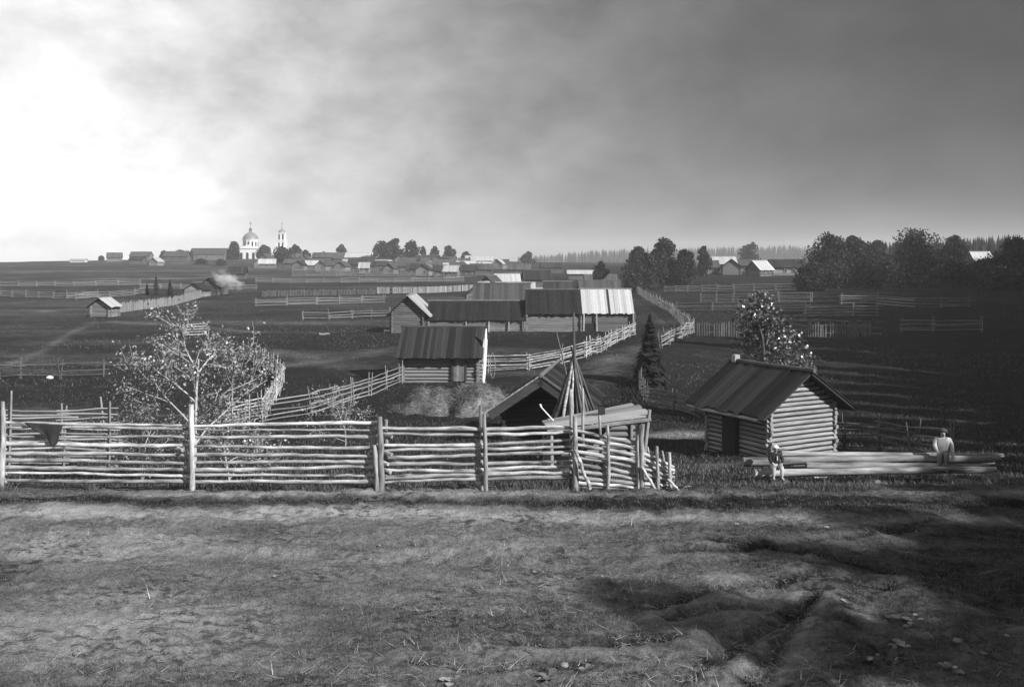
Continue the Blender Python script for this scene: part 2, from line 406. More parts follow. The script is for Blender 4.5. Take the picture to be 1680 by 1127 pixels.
# ------------------------------------------------------------------ buildings
def slope_mtx(W, hw, hr, ov_e, side):
    """maps (x across board, y down the slope 0..1*len, z normal) to local house space for side -1 / +1"""
    hd = W / 2; ln = math.hypot(hd, hr)
    dv = Vector((0, side * hd / ln, -hr / ln)); nv = Vector((0, side * hr / ln, hd / ln)); xv = Vector((1 if side < 0 else -1, 0, 0))
    xv = dv.cross(nv)
    m = Matrix((xv, dv, nv)).transposed().to_4x4(); m.translation = Vector((0, 0, hw + hr))
    return m, ln + ov_e * ln / hd
def building(name, label, cat, pos, rz, L, W, hw, hr, ov_g=.4, ov_e=.35, d=.24, split=False, wm_='logfar', rm='bdark', rm2=None,
             doors=(), windows=(), group=None, bw_=.24, ext=.18, seams=True, ridge=True, chimney=False, sink=.5, rf_=.52, pale_sections=(), posts=(), simple=False):
    e = empty(name, label, cat, pos, rz, group)
    i = d * .45
    c = MB()
    x0, x1, y0, y1 = -L / 2 + i, L / 2 - i, -W / 2 + i, W / 2 - i
    vs = [(x0, y0, -sink), (x0, y1, -sink), (x0, y1, hw), (x0, 0, hw + hr * (1 - 2 * i / W)), (x0, y0, hw),
          (x1, y0, -sink), (x1, y1, -sink), (x1, y1, hw), (x1, 0, hw + hr * (1 - 2 * i / W)), (x1, y0, hw)]
    c.add(vs, [(0, 1, 2, 3, 4)[::-1], (5, 6, 7, 8, 9), (0, 4, 9, 5)[::-1], (1, 6, 7, 2)[::-1], (2, 7, 8, 3)[::-1], (4, 3, 8, 9)[::-1]], .2)
    core = c.build('wall', M['core'] if not simple else M[wm_], e)
    J = MB(); r = d * rf_
    def put(x, y, z, ln, along):
        if split:
            o = link('log', log_mesh(wm_), core); o.location = (x, y, z); o.scale = (ln, r * random.uniform(.92, 1.06), r * random.uniform(.95, 1.05))
            o.rotation_euler = (random.uniform(0, 6), 0, (0 if along == 'x' else math.pi / 2) + (math.pi if random.random() < .5 else 0))
        else:
            h = ln / 2
            q0, q1 = ((x - h, y, z), (x + h, y, z)) if along == 'x' else ((x, y - h, z), (x, y + h, z))
            J.tube(q0, q1, r, r, sides=6, segs=1)
    if not simple:
        n = max(2, round((hw + .25) / d))
        for k in range(n):
            z = hw - (k + .5) * d
            for sy in (-1, 1): put(random.uniform(-.04, .04), sy * (W / 2 - d / 2), z, L + 2 * ext + random.uniform(-.1, .06), 'x')
            for sx in (-1, 1): put(sx * (L / 2 - d / 2), random.uniform(-.04, .04), z + d * .5, (W + 2 * ext + random.uniform(-.1, .06)) if k else W - .25, 'y')
        k = 0
        while True:
            z = hw + (k + 1) * d; w_ = W * (1 - (z - hw) / hr) - .15
            if w_ < .4: break
            for sx in (-1, 1): put(sx * (L / 2 - d / 2), 0, z + 0.0, w_, 'y')
            k += 1
        if not split: J.build('log_courses', M[wm_], core)['kind'] = 'stuff'
    # roof
    u = MB()
    for side in (-1, 1):
        m, ln = slope_mtx(W, hw, hr, ov_e, side)
        u.box(-L / 2 - ov_g + .03, L / 2 + ov_g - .03, .02, ln - .04, .0, .05, .3, m)
    roof = u.build('roof', M['dark'] if not simple else M[rm], e)
    if not simple:
        Jb = {}
        for side in (-1, 1):
            m, ln = slope_mtx(W, hw, hr, ov_e, side)
            tot = L + 2 * ov_g; nb = max(3, round(tot / bw_)); w_ = tot / nb
            for k in range(nb):
                xx = -tot / 2 + (k + .5) * w_
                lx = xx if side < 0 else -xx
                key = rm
                if rm2 and side > 0: key = rm2  # slope turned from the sun shaded by a darker board colour
                for a_, b_, kk in pale_sections:
                    # sections are given along local x on the camera side
                    xl = (m @ Vector((xx, 0, 0))).x
                    if a_ <= xl <= b_: key = kk
                lift = .055 + random.uniform(0, .025) + (.018 if k % 2 else 0); dl = random.uniform(-.08, .08); dr = random.uniform(-.008, .008)
                if split:
                    o = link('roof_board', board_mesh(key), roof)
                    o.matrix_local = m @ Matrix.Translation((xx, -.02, lift)) @ Matrix.Rotation(dr, 4, 'Z') @ Matrix.Diagonal((w_ * .97, ln + dl, .03, 1))
                else:
                    Jb.setdefault(key, MB()).box(xx - w_ * .48, xx + w_ * .48, 0, ln + dl, lift, lift + .03, None, m)
        for key, b in Jb.items(): b.build('roof_boarding', M[key], roof)['kind'] = 'stuff'
        if ridge:
            b = MB(); b.tube((-L / 2 - ov_g - .1, 0, hw + hr + .14), (L / 2 + ov_g + .1, 0, hw + hr + .14), .09, .075, sides=6, segs=4, wob=.012)
            b.build('ridge_log', M['poledark' if rm != 'bpale' else 'polefar'], roof)
    for side, cpos, w_, h_ in doors:
        b = MB(); f = MB()
        if side == 'g': mt = Matrix.Translation((-L / 2 - .06, cpos, 0)) @ Matrix.Rotation(-math.pi / 2, 4, 'Z')
        else: mt = Matrix.Translation((cpos, -W / 2 - .06, 0))
        nb = max(3, round(w_ / .18))
        for k in range(nb): b.box(-w_ / 2 + k * w_ / nb + .006, -w_ / 2 + (k + 1) * w_ / nb - .006, -.05, .02, -.1, h_, None, mt)
        dr = b.build('door', M['log'], e)
        for sx in (-1, 1): f.box(sx * (w_ / 2 + .06) - .06, sx * (w_ / 2 + .06) + .06, -.09, .06, -.1, h_ + .1, None, mt)
        f.box(-w_ / 2, w_ / 2, -.09, .06, h_, h_ + .1, None, mt)
        f.build('frame', M['dark'], dr)
    for side, cpos, z, w_, h_ in windows:
        mt = (Matrix.Translation((-L / 2 - .08, cpos, z)) @ Matrix.Rotation(-math.pi / 2, 4, 'Z')) if side == 'g' else Matrix.Translation((cpos, -W / 2 - .08, z))
        b = MB()
        for sx in (-1, 1): b.box(sx * w_ / 2 - .05, sx * w_ / 2 + .05, -.06, .06, -h_ / 2, h_ / 2, None, mt)
        for sz in (-1, 1): b.box(-w_ / 2 - .05, w_ / 2 + .05, -.065, .06, sz * h_ / 2 - .05, sz * h_ / 2 + .05, None, mt)
        w = b.build('window', M['polefar'], e)
        g = MB(); g.box(-w_ / 2 + .04, w_ / 2 - .04, -.03, .02, -h_ / 2 + .04, h_ / 2 - .04, .5, mt); g.build('pane', M['glass'], w)
    for x, yy, h_ in posts:
        b = MB(); b.tube((x, yy, -sink), (x + random.uniform(-.05, .05), yy, h_), .11, .09, segs=3, wob=.01); b.build('post', M['polefar'], e)
    if chimney:
        b = MB(); b.box(-.3, .3, -.3, .3, hw + hr * .5, hw + hr + .7); b.build('chimney', M['stone'], e)
    return e
PI = math.pi

# log bath cabin on the right
g = ground(1262, 31.0)
CAB = (g.x, 31.0, g.z)
cab_rz = math.radians(118)          # ridge runs back to the left, gable faces front right
def corner_pos(cx, cy, rz, lx, ly):
    """house centre so that its local point (lx, ly) lies at (cx, cy)"""
    return (cx - (lx * math.cos(rz) - ly * math.sin(rz)), cy - (lx * math.sin(rz) + ly * math.cos(rz)))
Lc, Wc = 3.3, 3.2
px_, py_ = corner_pos(g.x, 31.0, cab_rz, -Lc / 2, Wc / 2)
cabin = building('log_cabin', 'small log cabin with a bright lit gable and dark board roof behind the log pile', 'cabin', (px_, py_, Hs(px_, py_) + .05), cab_rz,
                 Lc, Wc, 1.95, 1.05, ov_g=.40, ov_e=.6, d=.165, split=True, wm_='logpale', rm='bdark', bw_=.3, sink=.6, ext=.06, rf_=.425)
# doorway on the long left side (+Y side in local space)
b = MB(); b.box(-.15, .55, Wc / 2 - .02, Wc / 2 + .16, -.2, 1.45, .3); b.build('doorway', M['core'], cabin)
b = MB(); b.box(Lc / 2 + .05, Lc / 2 + .25, -.12, .12, 2.2, 3.35); b.build('flue_board', M['plank'], cabin)
b = MB(); b.tube((-Lc / 2 - .2, Wc / 2 + .58, 1.56), (Lc / 2 + .3, Wc / 2 + .58, 1.56), .06, .07, segs=4, wob=.01); b.build('gutter_log', M['pole'], cabin)

# barn behind the pole stack
g = ground(914, 36.5)
barn1 = building('barn', 'dark log barn with steep gable standing behind the cone of poles', 'barn', (g.x - .18, 38.9, -2.38), math.radians(80),
                 3.6, 3.5, 1.35, 1.2, ov_g=1.0, ov_e=.35, d=.2, split=True, wm_='logdark', rm='bdark', sink=.6, ext=.1)
for s in (-1, 1):
    m, ln = slope_mtx(3.5, 1.35, 1.2, .35, s)
    bb = MB(); xs = -3.6 / 2 - 1.02; mi = m.inverted(); xl = (mi @ Vector((xs, 0, 0))).x
    bb.box(xl - .03, xl + .03, 0, ln, -.24, .10, .4, m); bg_ = bb.build('barge_board', M['bgrey'], barn1)
    bb = MB(); bb.box(xl - .07, xl + .07, -.02, ln + .1, .10, .16, .8, m); bb.build('capping', M['pole' if s > 0 else 'poledark'], bg_)

# barn in the hollow with the hay in front
g = ground(726, 61.5)
barn2 = building('barn', 'squat log barn with dark board roof above the hay heap', 'barn', (g.x, 62.5, -2.95), math.radians(-1.5),
                 5.2, 4.2, 1.75, 1.45, ov_g=.25, ov_e=.55, d=.23, split=True, wm_='log', rm='bdark', bw_=.22, doors=[('s', 1.25, .75, 1.35)], sink=.6)
b = MB(); b.tube((2.75, -1.9, -.3), (2.95, -1.6, 2.6), .2, .16, sides=6, segs=4, wob=.02); b.tube((2.95, -1.6, 2.6), (2.98, -1.4, 3.3), .12, .05, sides=5, segs=1)
o = b.build('birch_slab', M['white']); o.matrix_world = barn2.matrix_basis.copy(); tag(o, 'tall white slab leaning on the barn end above the hay heap', 'slab')
b = MB()
pts = [(Vector((3.45 + .16 * math.sin(t), -1.9, .9 + .85 * math.cos(t))), .02) for t in np.linspace(0, 2 * PI, 15)]
for p, q in zip(pts, pts[1:]): b.tube(p[0], q[0], .022, .022, sides=5, segs=1)
o = b.build('bent_hoop', M['pole']); o.matrix_world = barn2.matrix_basis.copy(); tag(o, 'thin bent wooden hoop standing beside the white slab', 'hoop')

# the row of sheds
D0 = 93.0; S = D0 / FPX
g = ground(668, 91)
building('granary', 'gabled log granary with roof slope coloured pale as sunlit at the end of the shed row', 'granary', ((669 - CX) * 91 / FPX, 94.6, -2.35), math.radians(90), 7.2, 3.3, 2.15, 1.55,
         ov_g=.45, ov_e=.55, d=.2, wm_='logfar', rm='bpale', rm2='bgrey', bw_=.3)  # sunlit right slope and shaded left slope put into the board colours
building('shed', 'long low shed with mossy sagging roof beside the gabled granary', 'shed', ((782 - CX) * S, D0 + 2.3, -2.45), 0, 10.0, 4.6, 1.35, 1.75, ov_g=.1, ov_e=.15, d=.2,
         wm_='logfarpale', rm='thatch', posts=[(-4.9, -2.42, 1.2), (-1.1, -2.42, 1.2), (1.2, -2.42, 1.2), (3.2, -2.42, 1.2), (4.7, -2.42, 1.2)])
building('shed', 'tall shed with black roof and grey log front in the row', 'shed', ((909 - CX) * S, D0 + 2.6, -2.35), 0, 5.7, 5.0, 1.95, 2.2, ov_g=.05, ov_e=.2, d=.2,
         wm_='logfarpale', rm='thatch', posts=[(-2.8, -2.6, 1.8), (2.75, -2.6, 1.8)])
e = building('barn', 'barn roofed with two bright panels of new boards', 'barn', ((998 - CX) * S, D0 + 2.6, -2.3), 0, 5.2, 5.0, 1.95, 2.2, ov_g=.05, ov_e=.2, d=.2,
             wm_='logfar', rm='bpale', pale_sections=[(-.02, .2, 'thatch')], posts=[(-2.55, -2.7, 1.85), (-1.2, -2.7, 1.85), (2.5, -2.75, 1.85)])
b = MB(); b.box(-2.4, -1.25, -2.6, -2.45, -.1, .85, .3); b.build('opening', M['core'], e)

# ------------------------------------------------------------------ houses of the village
def house(px, D, label, wpx=None, L=6.5, W=5, hw=2.2, hr=1.9, rz=0, dz=0, cat='house', name='log_house', **k):
    g = ground(px, D)
    return building(name, label, cat, (g.x, D, g.z + dz), math.radians(rz), L, W, hw, hr, **k)
G1 = 'log houses of the distant village'
WG = [('g', -.9, 1.3, .6, .8), ('g', .9, 1.3, .6, .8)]
# behind the row of sheds
building('barn', 'barn with long dark roof rising just behind the sheds', 'barn', ((823 - CX) * 113 / FPX, 114, -2.1), 0, 6.6, 4.4, 2.2, 1.9, ov_g=.3, rm='bgrey', wm_='logfar')
building('barn', 'barn with bright pale board roof behind the dark-roofed barn', 'barn', ((846 - CX) * 124 / FPX, 125, -1.9), 0, 5.0, 4.0, 2.3, 1.5, ov_g=.2, rm='bpale', wm_='logfar')
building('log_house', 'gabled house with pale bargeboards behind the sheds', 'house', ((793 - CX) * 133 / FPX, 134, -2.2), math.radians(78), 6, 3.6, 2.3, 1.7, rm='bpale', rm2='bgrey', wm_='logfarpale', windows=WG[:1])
building('barn', 'grey-roofed barn next to the dark clump of trees', 'barn', ((984 - CX) * 132 / FPX, 133, -2.0), 0, 5.4, 4.2, 2.4, 1.6, rm='bgrey', wm_='logfar')
building('shed', 'shed with plain dark roof left of a bright post', 'shed', ((916 - CX) * 140 / FPX, 141, -2.0), 0, 3.8, 4, 2.1, 1.6, rm='bdark', wm_='logfar')
b = MB(); b.tube((0, 0, -.3), (0, 0, 3.2), .1, .09); o = b.build('gate_post', M['logpale']); o.location = ground(941, 138); o.location.z += .0
tag(o, 'bright standing gate post beside the dark-roofed shed', 'post')
house(832, 190, 'house with light roof above the pale-roofed barn', L=4.6, W=4.4, rz=8, rm='bpale', wm_='logfar')
house(806, 182, 'gabled house with dark wall just above the bargeboarded one', L=5, W=3.8, rz=70, rm='bgrey', wm_='logfar')
house(868, 176, 'long low shed with pale strip roof in the village middle', L=5.2, W=3, hw=1.3, hr=.6, rm='bpale', wm_='logfar', cat='shed', name='shed')
house(880, 215, 'small dark barn left of the pale field', L=6, W=4, rz=10, rm='bdark', cat='barn', name='barn')
house(955, 260, 'low barn with pale roof before the far forest', L=8, W=4, hw=1.5, hr=.9, rm='bpale', cat='barn', name='barn')
house(985, 215, 'dark shed by the clump of round trees', L=7, W=4, hw=1.8, hr=1.2, rm='bgrey', cat='shed', name='shed')
# middle village
V = [ # px, D, rz, L, W, roof, wall, label
 (696, 292, 84, 6, 4.2, 'bdark', 'logfarpale', 'house with pale gable and dark eaves at the village edge'),
 (679, 300, 0, 4.5, 4, 'bdark', 'logfar', 'dark annex attached beside the pale gable'),
 (641, 312, 80, 5, 3.6, 'bgrey', 'logfarpale', 'small grey gabled house in the long fence line'),
 (741, 276, -8, 4.2, 4, 'bpale', 'logfarpale', 'barn with light roof and post-striped front'),
 (722, 282, -5, 3.2, 4, 'bdark', 'logfarpale', 'barn with dark roof and vertical pale boards'),
 (768, 284, 0, 5.0, 4, 'bdark', 'logfar', 'dark barn close behind the gabled house with bargeboards'),
 (598, 320, 0, 3.4, 2.6, 'bpale', 'logfarpale', 'tiny pale shed by the paling'),
 (562, 335, 78, 5, 4, 'bgrey', 'logfarpale', 'gabled house with light front among its neighbours'),
 (546, 350, 0, 5, 3.6, 'bgrey', 'logfar', 'grey house side-on between two gables'),
 (529, 345, 82, 5, 4.2, 'bgrey', 'logfarpale', 'pale gabled hut with rounded outline'),
 (512, 352, 0, 4.5, 3.4, 'bpale', 'logfarpale', 'light-walled shed behind the pickets'),
 (494, 350, 80, 6, 4.6, 'bdark', 'logfarpale', 'house with steep dark eaves right of the big church tree'),
 (437, 420, 78, 6, 5, 'bgrey', 'logfarpale', 'house with bright gable below the church'),
 (655, 345, 0, 8, 4.4, 'bgrey', 'logfar', 'long grey-roofed house behind the small gable'),
 (620, 350, 0, 7, 4.4, 'bdark', 'logfar', 'long dark-roofed barn behind the fence line'),
 (580, 372, 0, 8, 4.4, 'bpale', 'logfar', 'long house with sunlit roof below the trees'),
 (704, 420, 0, 9.5, 6, 'bdark', 'logfarpale', 'large dark-roofed house on the skyline'),
 (727, 372, 0, 8, 4.6, 'bgrey', 'logfar', 'grey roofed house in front of thin trees'),
 (765, 350, 12, 7, 4.6, 'bpale', 'logfar', 'light roofed house right of the skyline trees'),
 (787, 430, 0, 13, 6, 'bpale', 'white', 'whitewashed low building on the skyline'),
 (668, 400, 0, 7, 4.6, 'bgrey', 'logfar', 'grey roof in the shade of the round trees'),
 (750, 330, 0, 5, 4, 'bgrey', 'logfar', 'grey roof above the striped barn'),
 (790, 300, 0, 7, 4, 'bgrey', 'logfar', 'broad grey roof behind the dark barn'),
 (852, 300, 0, 7, 4, 'bgrey', 'logfar', 'low grey house in the village middle'),
 (905, 330, 0, 8, 4.2, 'bdark', 'logfar', 'low dark house before the far wood'),
 (586, 470, 0, 14, 7, 'bpale', 'logfar', 'broad pale-roofed building on the skyline right of the church'),
 (540, 470, 0, 16, 7, 'bgrey', 'logfar', 'long flat-looking grey roof right of the church'),
]
for px, D, rz, L, W, r_, w_, lab in V:
    far = D > 400
    house(px, D, lab, L=L, W=W, hw=2.0 if not far else 2.6, hr=1.6 if not far else 2.2, rz=rz, rm=r_, wm_=w_, d=.3, bw_=.4,
          windows=WG[:1] if 60 < rz < 90 else [('s', -1.0, 1.2, .6, .8), ('s', 1.0, 1.2, .6, .8)], cat='barn' if 'barn' in lab else ('shed' if 'shed' in lab else 'house'),
          name='barn' if 'barn' in lab else ('shed' if 'shed' in lab else 'log_house'))
rv = random.Random(88)
for k in range(26):
    px = rv.uniform(425, 830); D = rv.uniform(330, 470); gl = rv.random() < .4
    rr_ = rv.choice(['bdark', 'bgrey', 'bgrey', 'bpale', 'thatch'])
    house(px, D, {'bdark': 'dark-roofed', 'bgrey': 'grey-roofed', 'bpale': 'pale-roofed', 'thatch': 'black-roofed'}[rr_] + (' gable-end' if gl else ' side-on') + ' log building crowded among the village roofs', L=rv.uniform(4.5, 8), W=rv.uniform(3.6, 5), hw=rv.uniform(1.8, 2.4), hr=rv.uniform(1.4, 2.0), rz=rv.uniform(70, 95) if gl else rv.uniform(-12, 12),
          rm=rr_, wm_=rv.choice(['logfar', 'logfarpale']), d=.3, bw_=.4, group='crowded village buildings', windows=WG[:1] if gl else [('s', 0, 1.2, .6, .8)])
# left village
for px, D, rz, L, W, hw, hr, r_, w_, lab in [
 (344, 500, 0, 19, 9, 3.2, 3.0, 'bgrey', 'logfarpale', 'long hipped-looking house left of the church tree'),
 (232, 520, 0, 11, 6, 2.5, 2.2, 'bgrey', 'logfarpale', 'long house with light roof on the left skyline'),
 (188, 480, 20, 7, 6, 2.3, 2.3, 'bgrey', 'logfarpale', 'house with pale gable at the left end of the village'),
 (226, 430, 0, 6, 5, 2.0, 1.6, 'bdark', 'logfar', 'dark low hut below the long house'),
 (257, 400, 80, 5, 4, 1.8, 1.5, 'bpale', 'logfarpale', 'light round-topped hut in the left fields'),
 (290, 470, 0, 12, 6, 2.6, 2.4, 'bgrey', 'logfar', 'grey house hidden in the hazy trees'),
 (129, 470, 0, 7.5, 3, 1.2, .5, 'bpale', 'white', 'long low white shed alone in the left field'),
 (324, 184, 88, 4.2, 3.6, 1.45, 1.25, 'bdark', 'logfarpale', 'hut with pale gable beside the smoking yard'),
 (351, 190, 84, 4.6, 4.0, 1.8, 1.7, 'bdark', 'logfar', 'taller dark gabled hut beside the smoke'),
 (390, 262, 10, 4.6, 4.4, 1.6, 1.8, 'bdark', 'logfar', 'thatch-dark hut with open front below the church'),
 (172, 121, 86, 2.4, 2.7, 1.45, .95, 'bpale', 'logfarpale', 'lone log hut in the left meadow with bright roof edge'),
]:
    house(px, D, lab, L=L, W=W, hw=hw, hr=hr, rz=rz, rm=r_, wm_=w_, d=.26, bw_=.35, rm2='bdark' if 'bright roof edge' in lab else None,
          windows=[('s', -L * .3, hw * .55, .7, .9), ('s', 0, hw * .55, .7, .9), ('s', L * .3, hw * .55, .7, .9)] if L > 9 else (),
          cat='hut' if 'hut' in lab else ('shed' if 'shed' in lab else 'house'), name='log_hut' if 'hut' in lab else ('shed' if 'shed' in lab else 'log_house'))
# right village
for px, D, rz, L, W, hw, hr, r_, w_, lab in [
 (1200, 226, 80, 5.5, 4.4, 1.9, 1.7, 'bgrey', 'logfarpale', 'house with lit gable between the tree clump and the wood'),
 (1187, 236, 0, 5.5, 4.6, 2.4, 1.7, 'bpale', 'logfar', 'house with pale ridge behind the lit gable'),
 (1163, 230, 0, 4.2, 4, 1.7, 1.5, 'bgrey', 'logfar', 'low annex close to the tree clump'),
 (1246, 216, 35, 4.6, 4.2, 1.6, 1.9, 'bpale', 'logfar', 'shed with slanting sunlit roof left of the long barn'),
 (1290, 222, 0, 8.0, 4.6, 2.0, 1.7, 'bdark', 'logfarpale', 'long dark-roofed barn with pale wall near the wood'),
 (1225, 250, 0, 6, 4, 1.6, 1.4, 'bgrey', 'logfar', 'grey-roofed house between the two right-hand farms'),
 (1607, 232, 4, 4.6, 4.4, 3.0, 2.4, 'bpale', 'logfar', 'house with pale roof half hidden in the dark wood'),
 (1563, 236, 70, 4, 3.6, 2.2, 1.7, 'bgrey', 'logfar', 'dim gabled hut in the edge of the dark wood'),
]:
    house(px, D, lab, L=L, W=W, hw=hw, hr=hr, rz=rz, rm=r_, wm_=w_, d=.28, bw_=.35, windows=[('s', -.9, 1.1, .6, .8), ('s', 1.1, 1.1, .6, .8)],
          cat='barn' if 'barn' in lab else ('shed' if 'shed' in lab else ('hut' if 'hut' in lab else 'house')),
          name='barn' if 'barn' in lab else ('shed' if 'shed' in lab else ('log_hut' if 'hut' in lab else 'log_house')))

# ------------------------------------------------------------------ church
def lathe(prof_, n=16):
    b = MB(); vs = []; fs = []
    for r, z in prof_:
        for k in range(n): vs.append((r * math.cos(2 * PI * (k + .5) / n), r * math.sin(2 * PI * (k + .5) / n), z))
    for i in range(len(prof_) - 1):
        for k in range(n): fs.append((i * n + k, i * n + (k + 1) % n, (i + 1) * n + (k + 1) % n, (i + 1) * n + k))
    b.add(vs, fs, .5); return b
def arch_window(parent, mtx, w, h):
    f = MB(); n = 8
    pts = [(-w / 2, 0), (w / 2, 0), (w / 2, h - w / 2)] + [(w / 2 * math.cos(a), h - w / 2 + w / 2 * math.sin(a)) for a in np.linspace(0, PI, n)[1:-1]] + [(-w / 2, h - w / 2)]
    vs = [mtx @ Vector((x, -.12, z)) for x, z in pts] + [mtx @ Vector((x, .1, z)) for x, z in pts]; k = len(pts)
    f.add(vs, [tuple(range(k))] + [(i, (i + 1) % k, k + (i + 1) % k, k + i) for i in range(k)], .5)
    o = f.build('window', M['glass'], parent)
    s = MB(); s.box(-w / 2 - .15, w / 2 + .15, -.25, .1, -.25, 0, .5, mtx); s.build('sill', M['white'], o)
DC = 550.0
gch = ground(411, DC)
ch = empty('church', 'white church with grey dome and slim bell tower above the village', 'church', (gch.x, DC, gch.z - 2.6))
b = MB(); b.box(-6.5, 6.5, -6.5, 6.5, -1, 8.6); b.box(-6.9, 6.9, -6.9, 6.9, 8.6, 9.1)
for s in (-1, 1):
    b.add([(-5, s * 6.7, 9.1), (5, s * 6.7, 9.1), (0, s * 6.7, 11), (-5, s * 5, 9.1), (5, s * 5, 9.1), (0, s * 5, 11)], [(0, 1, 2), (3, 5, 4), (0, 2, 5, 3), (1, 4, 5, 2)], .5)
b.build('nave', M['white'], ch)
for x in (-3.6, 0, 3.6): arch_window(ch, Matrix.Translation((x, -6.5, 2.2)), 1.5, 4.2)
b = lathe([(4.5, 9), (4.5, 13.9), (4.9, 13.9), (4.9, 14.3), (4.2, 14.3)], 12); dr = b.build('drum', M['white'], ch)
for k in range(12):
    a = 2 * PI * k / 12
    arch_window(dr, Matrix.Rotation(a, 4, 'Z') @ Matrix.Translation((0, -4.4, 10.0)), 1.0, 3.0)
b = lathe([(4.7, 14.3), (4.6, 15.0), (4.1, 16.2), (3.2, 17.3), (2.0, 18.1), (.9, 18.6), (.8, 18.6), (.8, 20.2), (1.0, 20.2), (.9, 20.8), (.3, 21.4), (.12, 21.9), (.0, 22)], 18); dm = b.build('dome', M['dome'], ch, True)
b = MB(); b.box(-.14, .14, -.14, .14, 21.7, 25.2); b.box(-.9, .9, -.12, .12, 23.6, 23.9); b.box(-.5, .5, -.12, .12, 24.4, 24.6); b.build('cross', M['dome'], dm)
b = MB(); b.box(6.5, 16.5, -5, 5, -1, 6); b.add([(6.5, -5.4, 6), (16.5, -5.4, 6), (16.5, 5.4, 6), (6.5, 5.4, 6), (6.5, 0, 8.2), (16.5, 0, 8.2)], [(0, 1, 5, 4), (2, 3, 4, 5), (0, 4, 3), (1, 2, 5)], .5); rf = b.build('refectory', M['white'], ch)
for x in (8.5, 11.5, 14.5): arch_window(rf, Matrix.Translation((x, -5, 1.6)), 1.2, 3)
b = MB(); tx = 18.9
b.box(tx - 3, tx + 3, -3, 3, -1, 8.6); b.box(tx - 3.3, tx + 3.3, -3.3, 3.3, 8.6, 9.0); b.box(tx - 2.5, tx + 2.5, -2.5, 2.5, 9, 13.2); b.box(tx - 2.7, tx + 2.7, -2.7, 2.7, 13.2, 13.5)
b.box(tx - 2.1, tx + 2.1, -2.1, 2.1, 13.5, 18.0); b.box(tx - 2.4, tx + 2.4, -2.4, 2.4, 18.0, 18.4); tw = b.build('bell_tower', M['white'], ch)
for x in (-1.1, 1.1):
    arch_window(tw, Matrix.Translation((tx + x, -2.5, 9.6)), .9, 2.9); arch_window(tw, Matrix.Translation((tx + x, -2.1, 14.1)), .9, 3.3)
b = lathe([(2.3, 18.4), (2.0, 19.4), (1.0, 20.1), (.4, 20.4), (.3, 21.2), (.12, 22.5), (0, 23)], 10)
sp = b.build('spire', M['dome'], ch, True); sp.location.x = tx
b = MB(); b.box(-.1, .1, -.1, .1, 22.4, 24.4); b.box(-.5, .5, -.08, .08, 23.5, 23.7); b.build('cross', M['dome'], sp)

# ------------------------------------------------------------------ fences
def rail_fence(label, pts, h=1.15, n=5, r=.045, step=2.6, name='rail_fence', split=True, m='polefar', sag=.06, lean=.10, group=None, braces=False):
    """pts: ground points; rails lie between pairs of stakes"""
    P = []
    for p, q in zip(pts, pts[1:]):
        k = max(1, round((q - p).length / step))
        for i in range(k): P.append(p.lerp(q, i / k))
    P.append(pts[-1])
    P = [Vector((p.x, p.y, Hs(p.x, p.y))) for p in P]
    base = P[0].copy(); e = empty(name, label, 'fence', base, 0, group)
    J = MB(); K = MB()
    for i, p in enumerate(P):
        q = P[min(i + 1, len(P) - 1)] - P[max(i - 1, 0)]; nrm = Vector((-q.y, q.x, 0)).normalized()
        for s in (-1, 1):
            b = MB() if split else K
            a = p - base + nrm * s * (r + .03)
            b.tube(a + Vector((0, 0, -.35)), a + Vector((random.gauss(0, lean), random.gauss(0, lean), h * random.uniform(1.02, 1.35))), .04, .028, sides=5, segs=2, wob=.01)
            if split: b.build('post', M[m], e)
        if braces and i % 2 == 0:
            b = MB(); a = p - base
            b.tube(a + nrm * .8 + Vector((0, 0, -.1)), a + Vector((0, 0, h * .9)), .035, .03, sides=5, segs=1); b.build('brace', M[m], e)
    for i in range(len(P) - 1):
        for k in range(n):
            b = MB() if split else J
            z = (k + .6) / n * h + random.uniform(-.4, .4) * h / n * .6
            a = P[i] - base + Vector((0, 0, z + random.uniform(-.04, .04))); c = P[i + 1] - base + Vector((0, 0, z + random.uniform(-sag, sag)))
            dd = (c - a).normalized()
            b.tube(a - dd * .2, c + dd * random.uniform(.05, .4), r * random.uniform(.7, 1.1), r * random.uniform(.55, .9), sides=5, segs=3, wob=.018)
            if split: b.build('rail', M[m], e)
    if not split:
        o = J.build('rails', M[m], e); o['kind'] = 'stuff'; o = K.build('posts', M[m], e); o['kind'] = 'stuff'
    return e
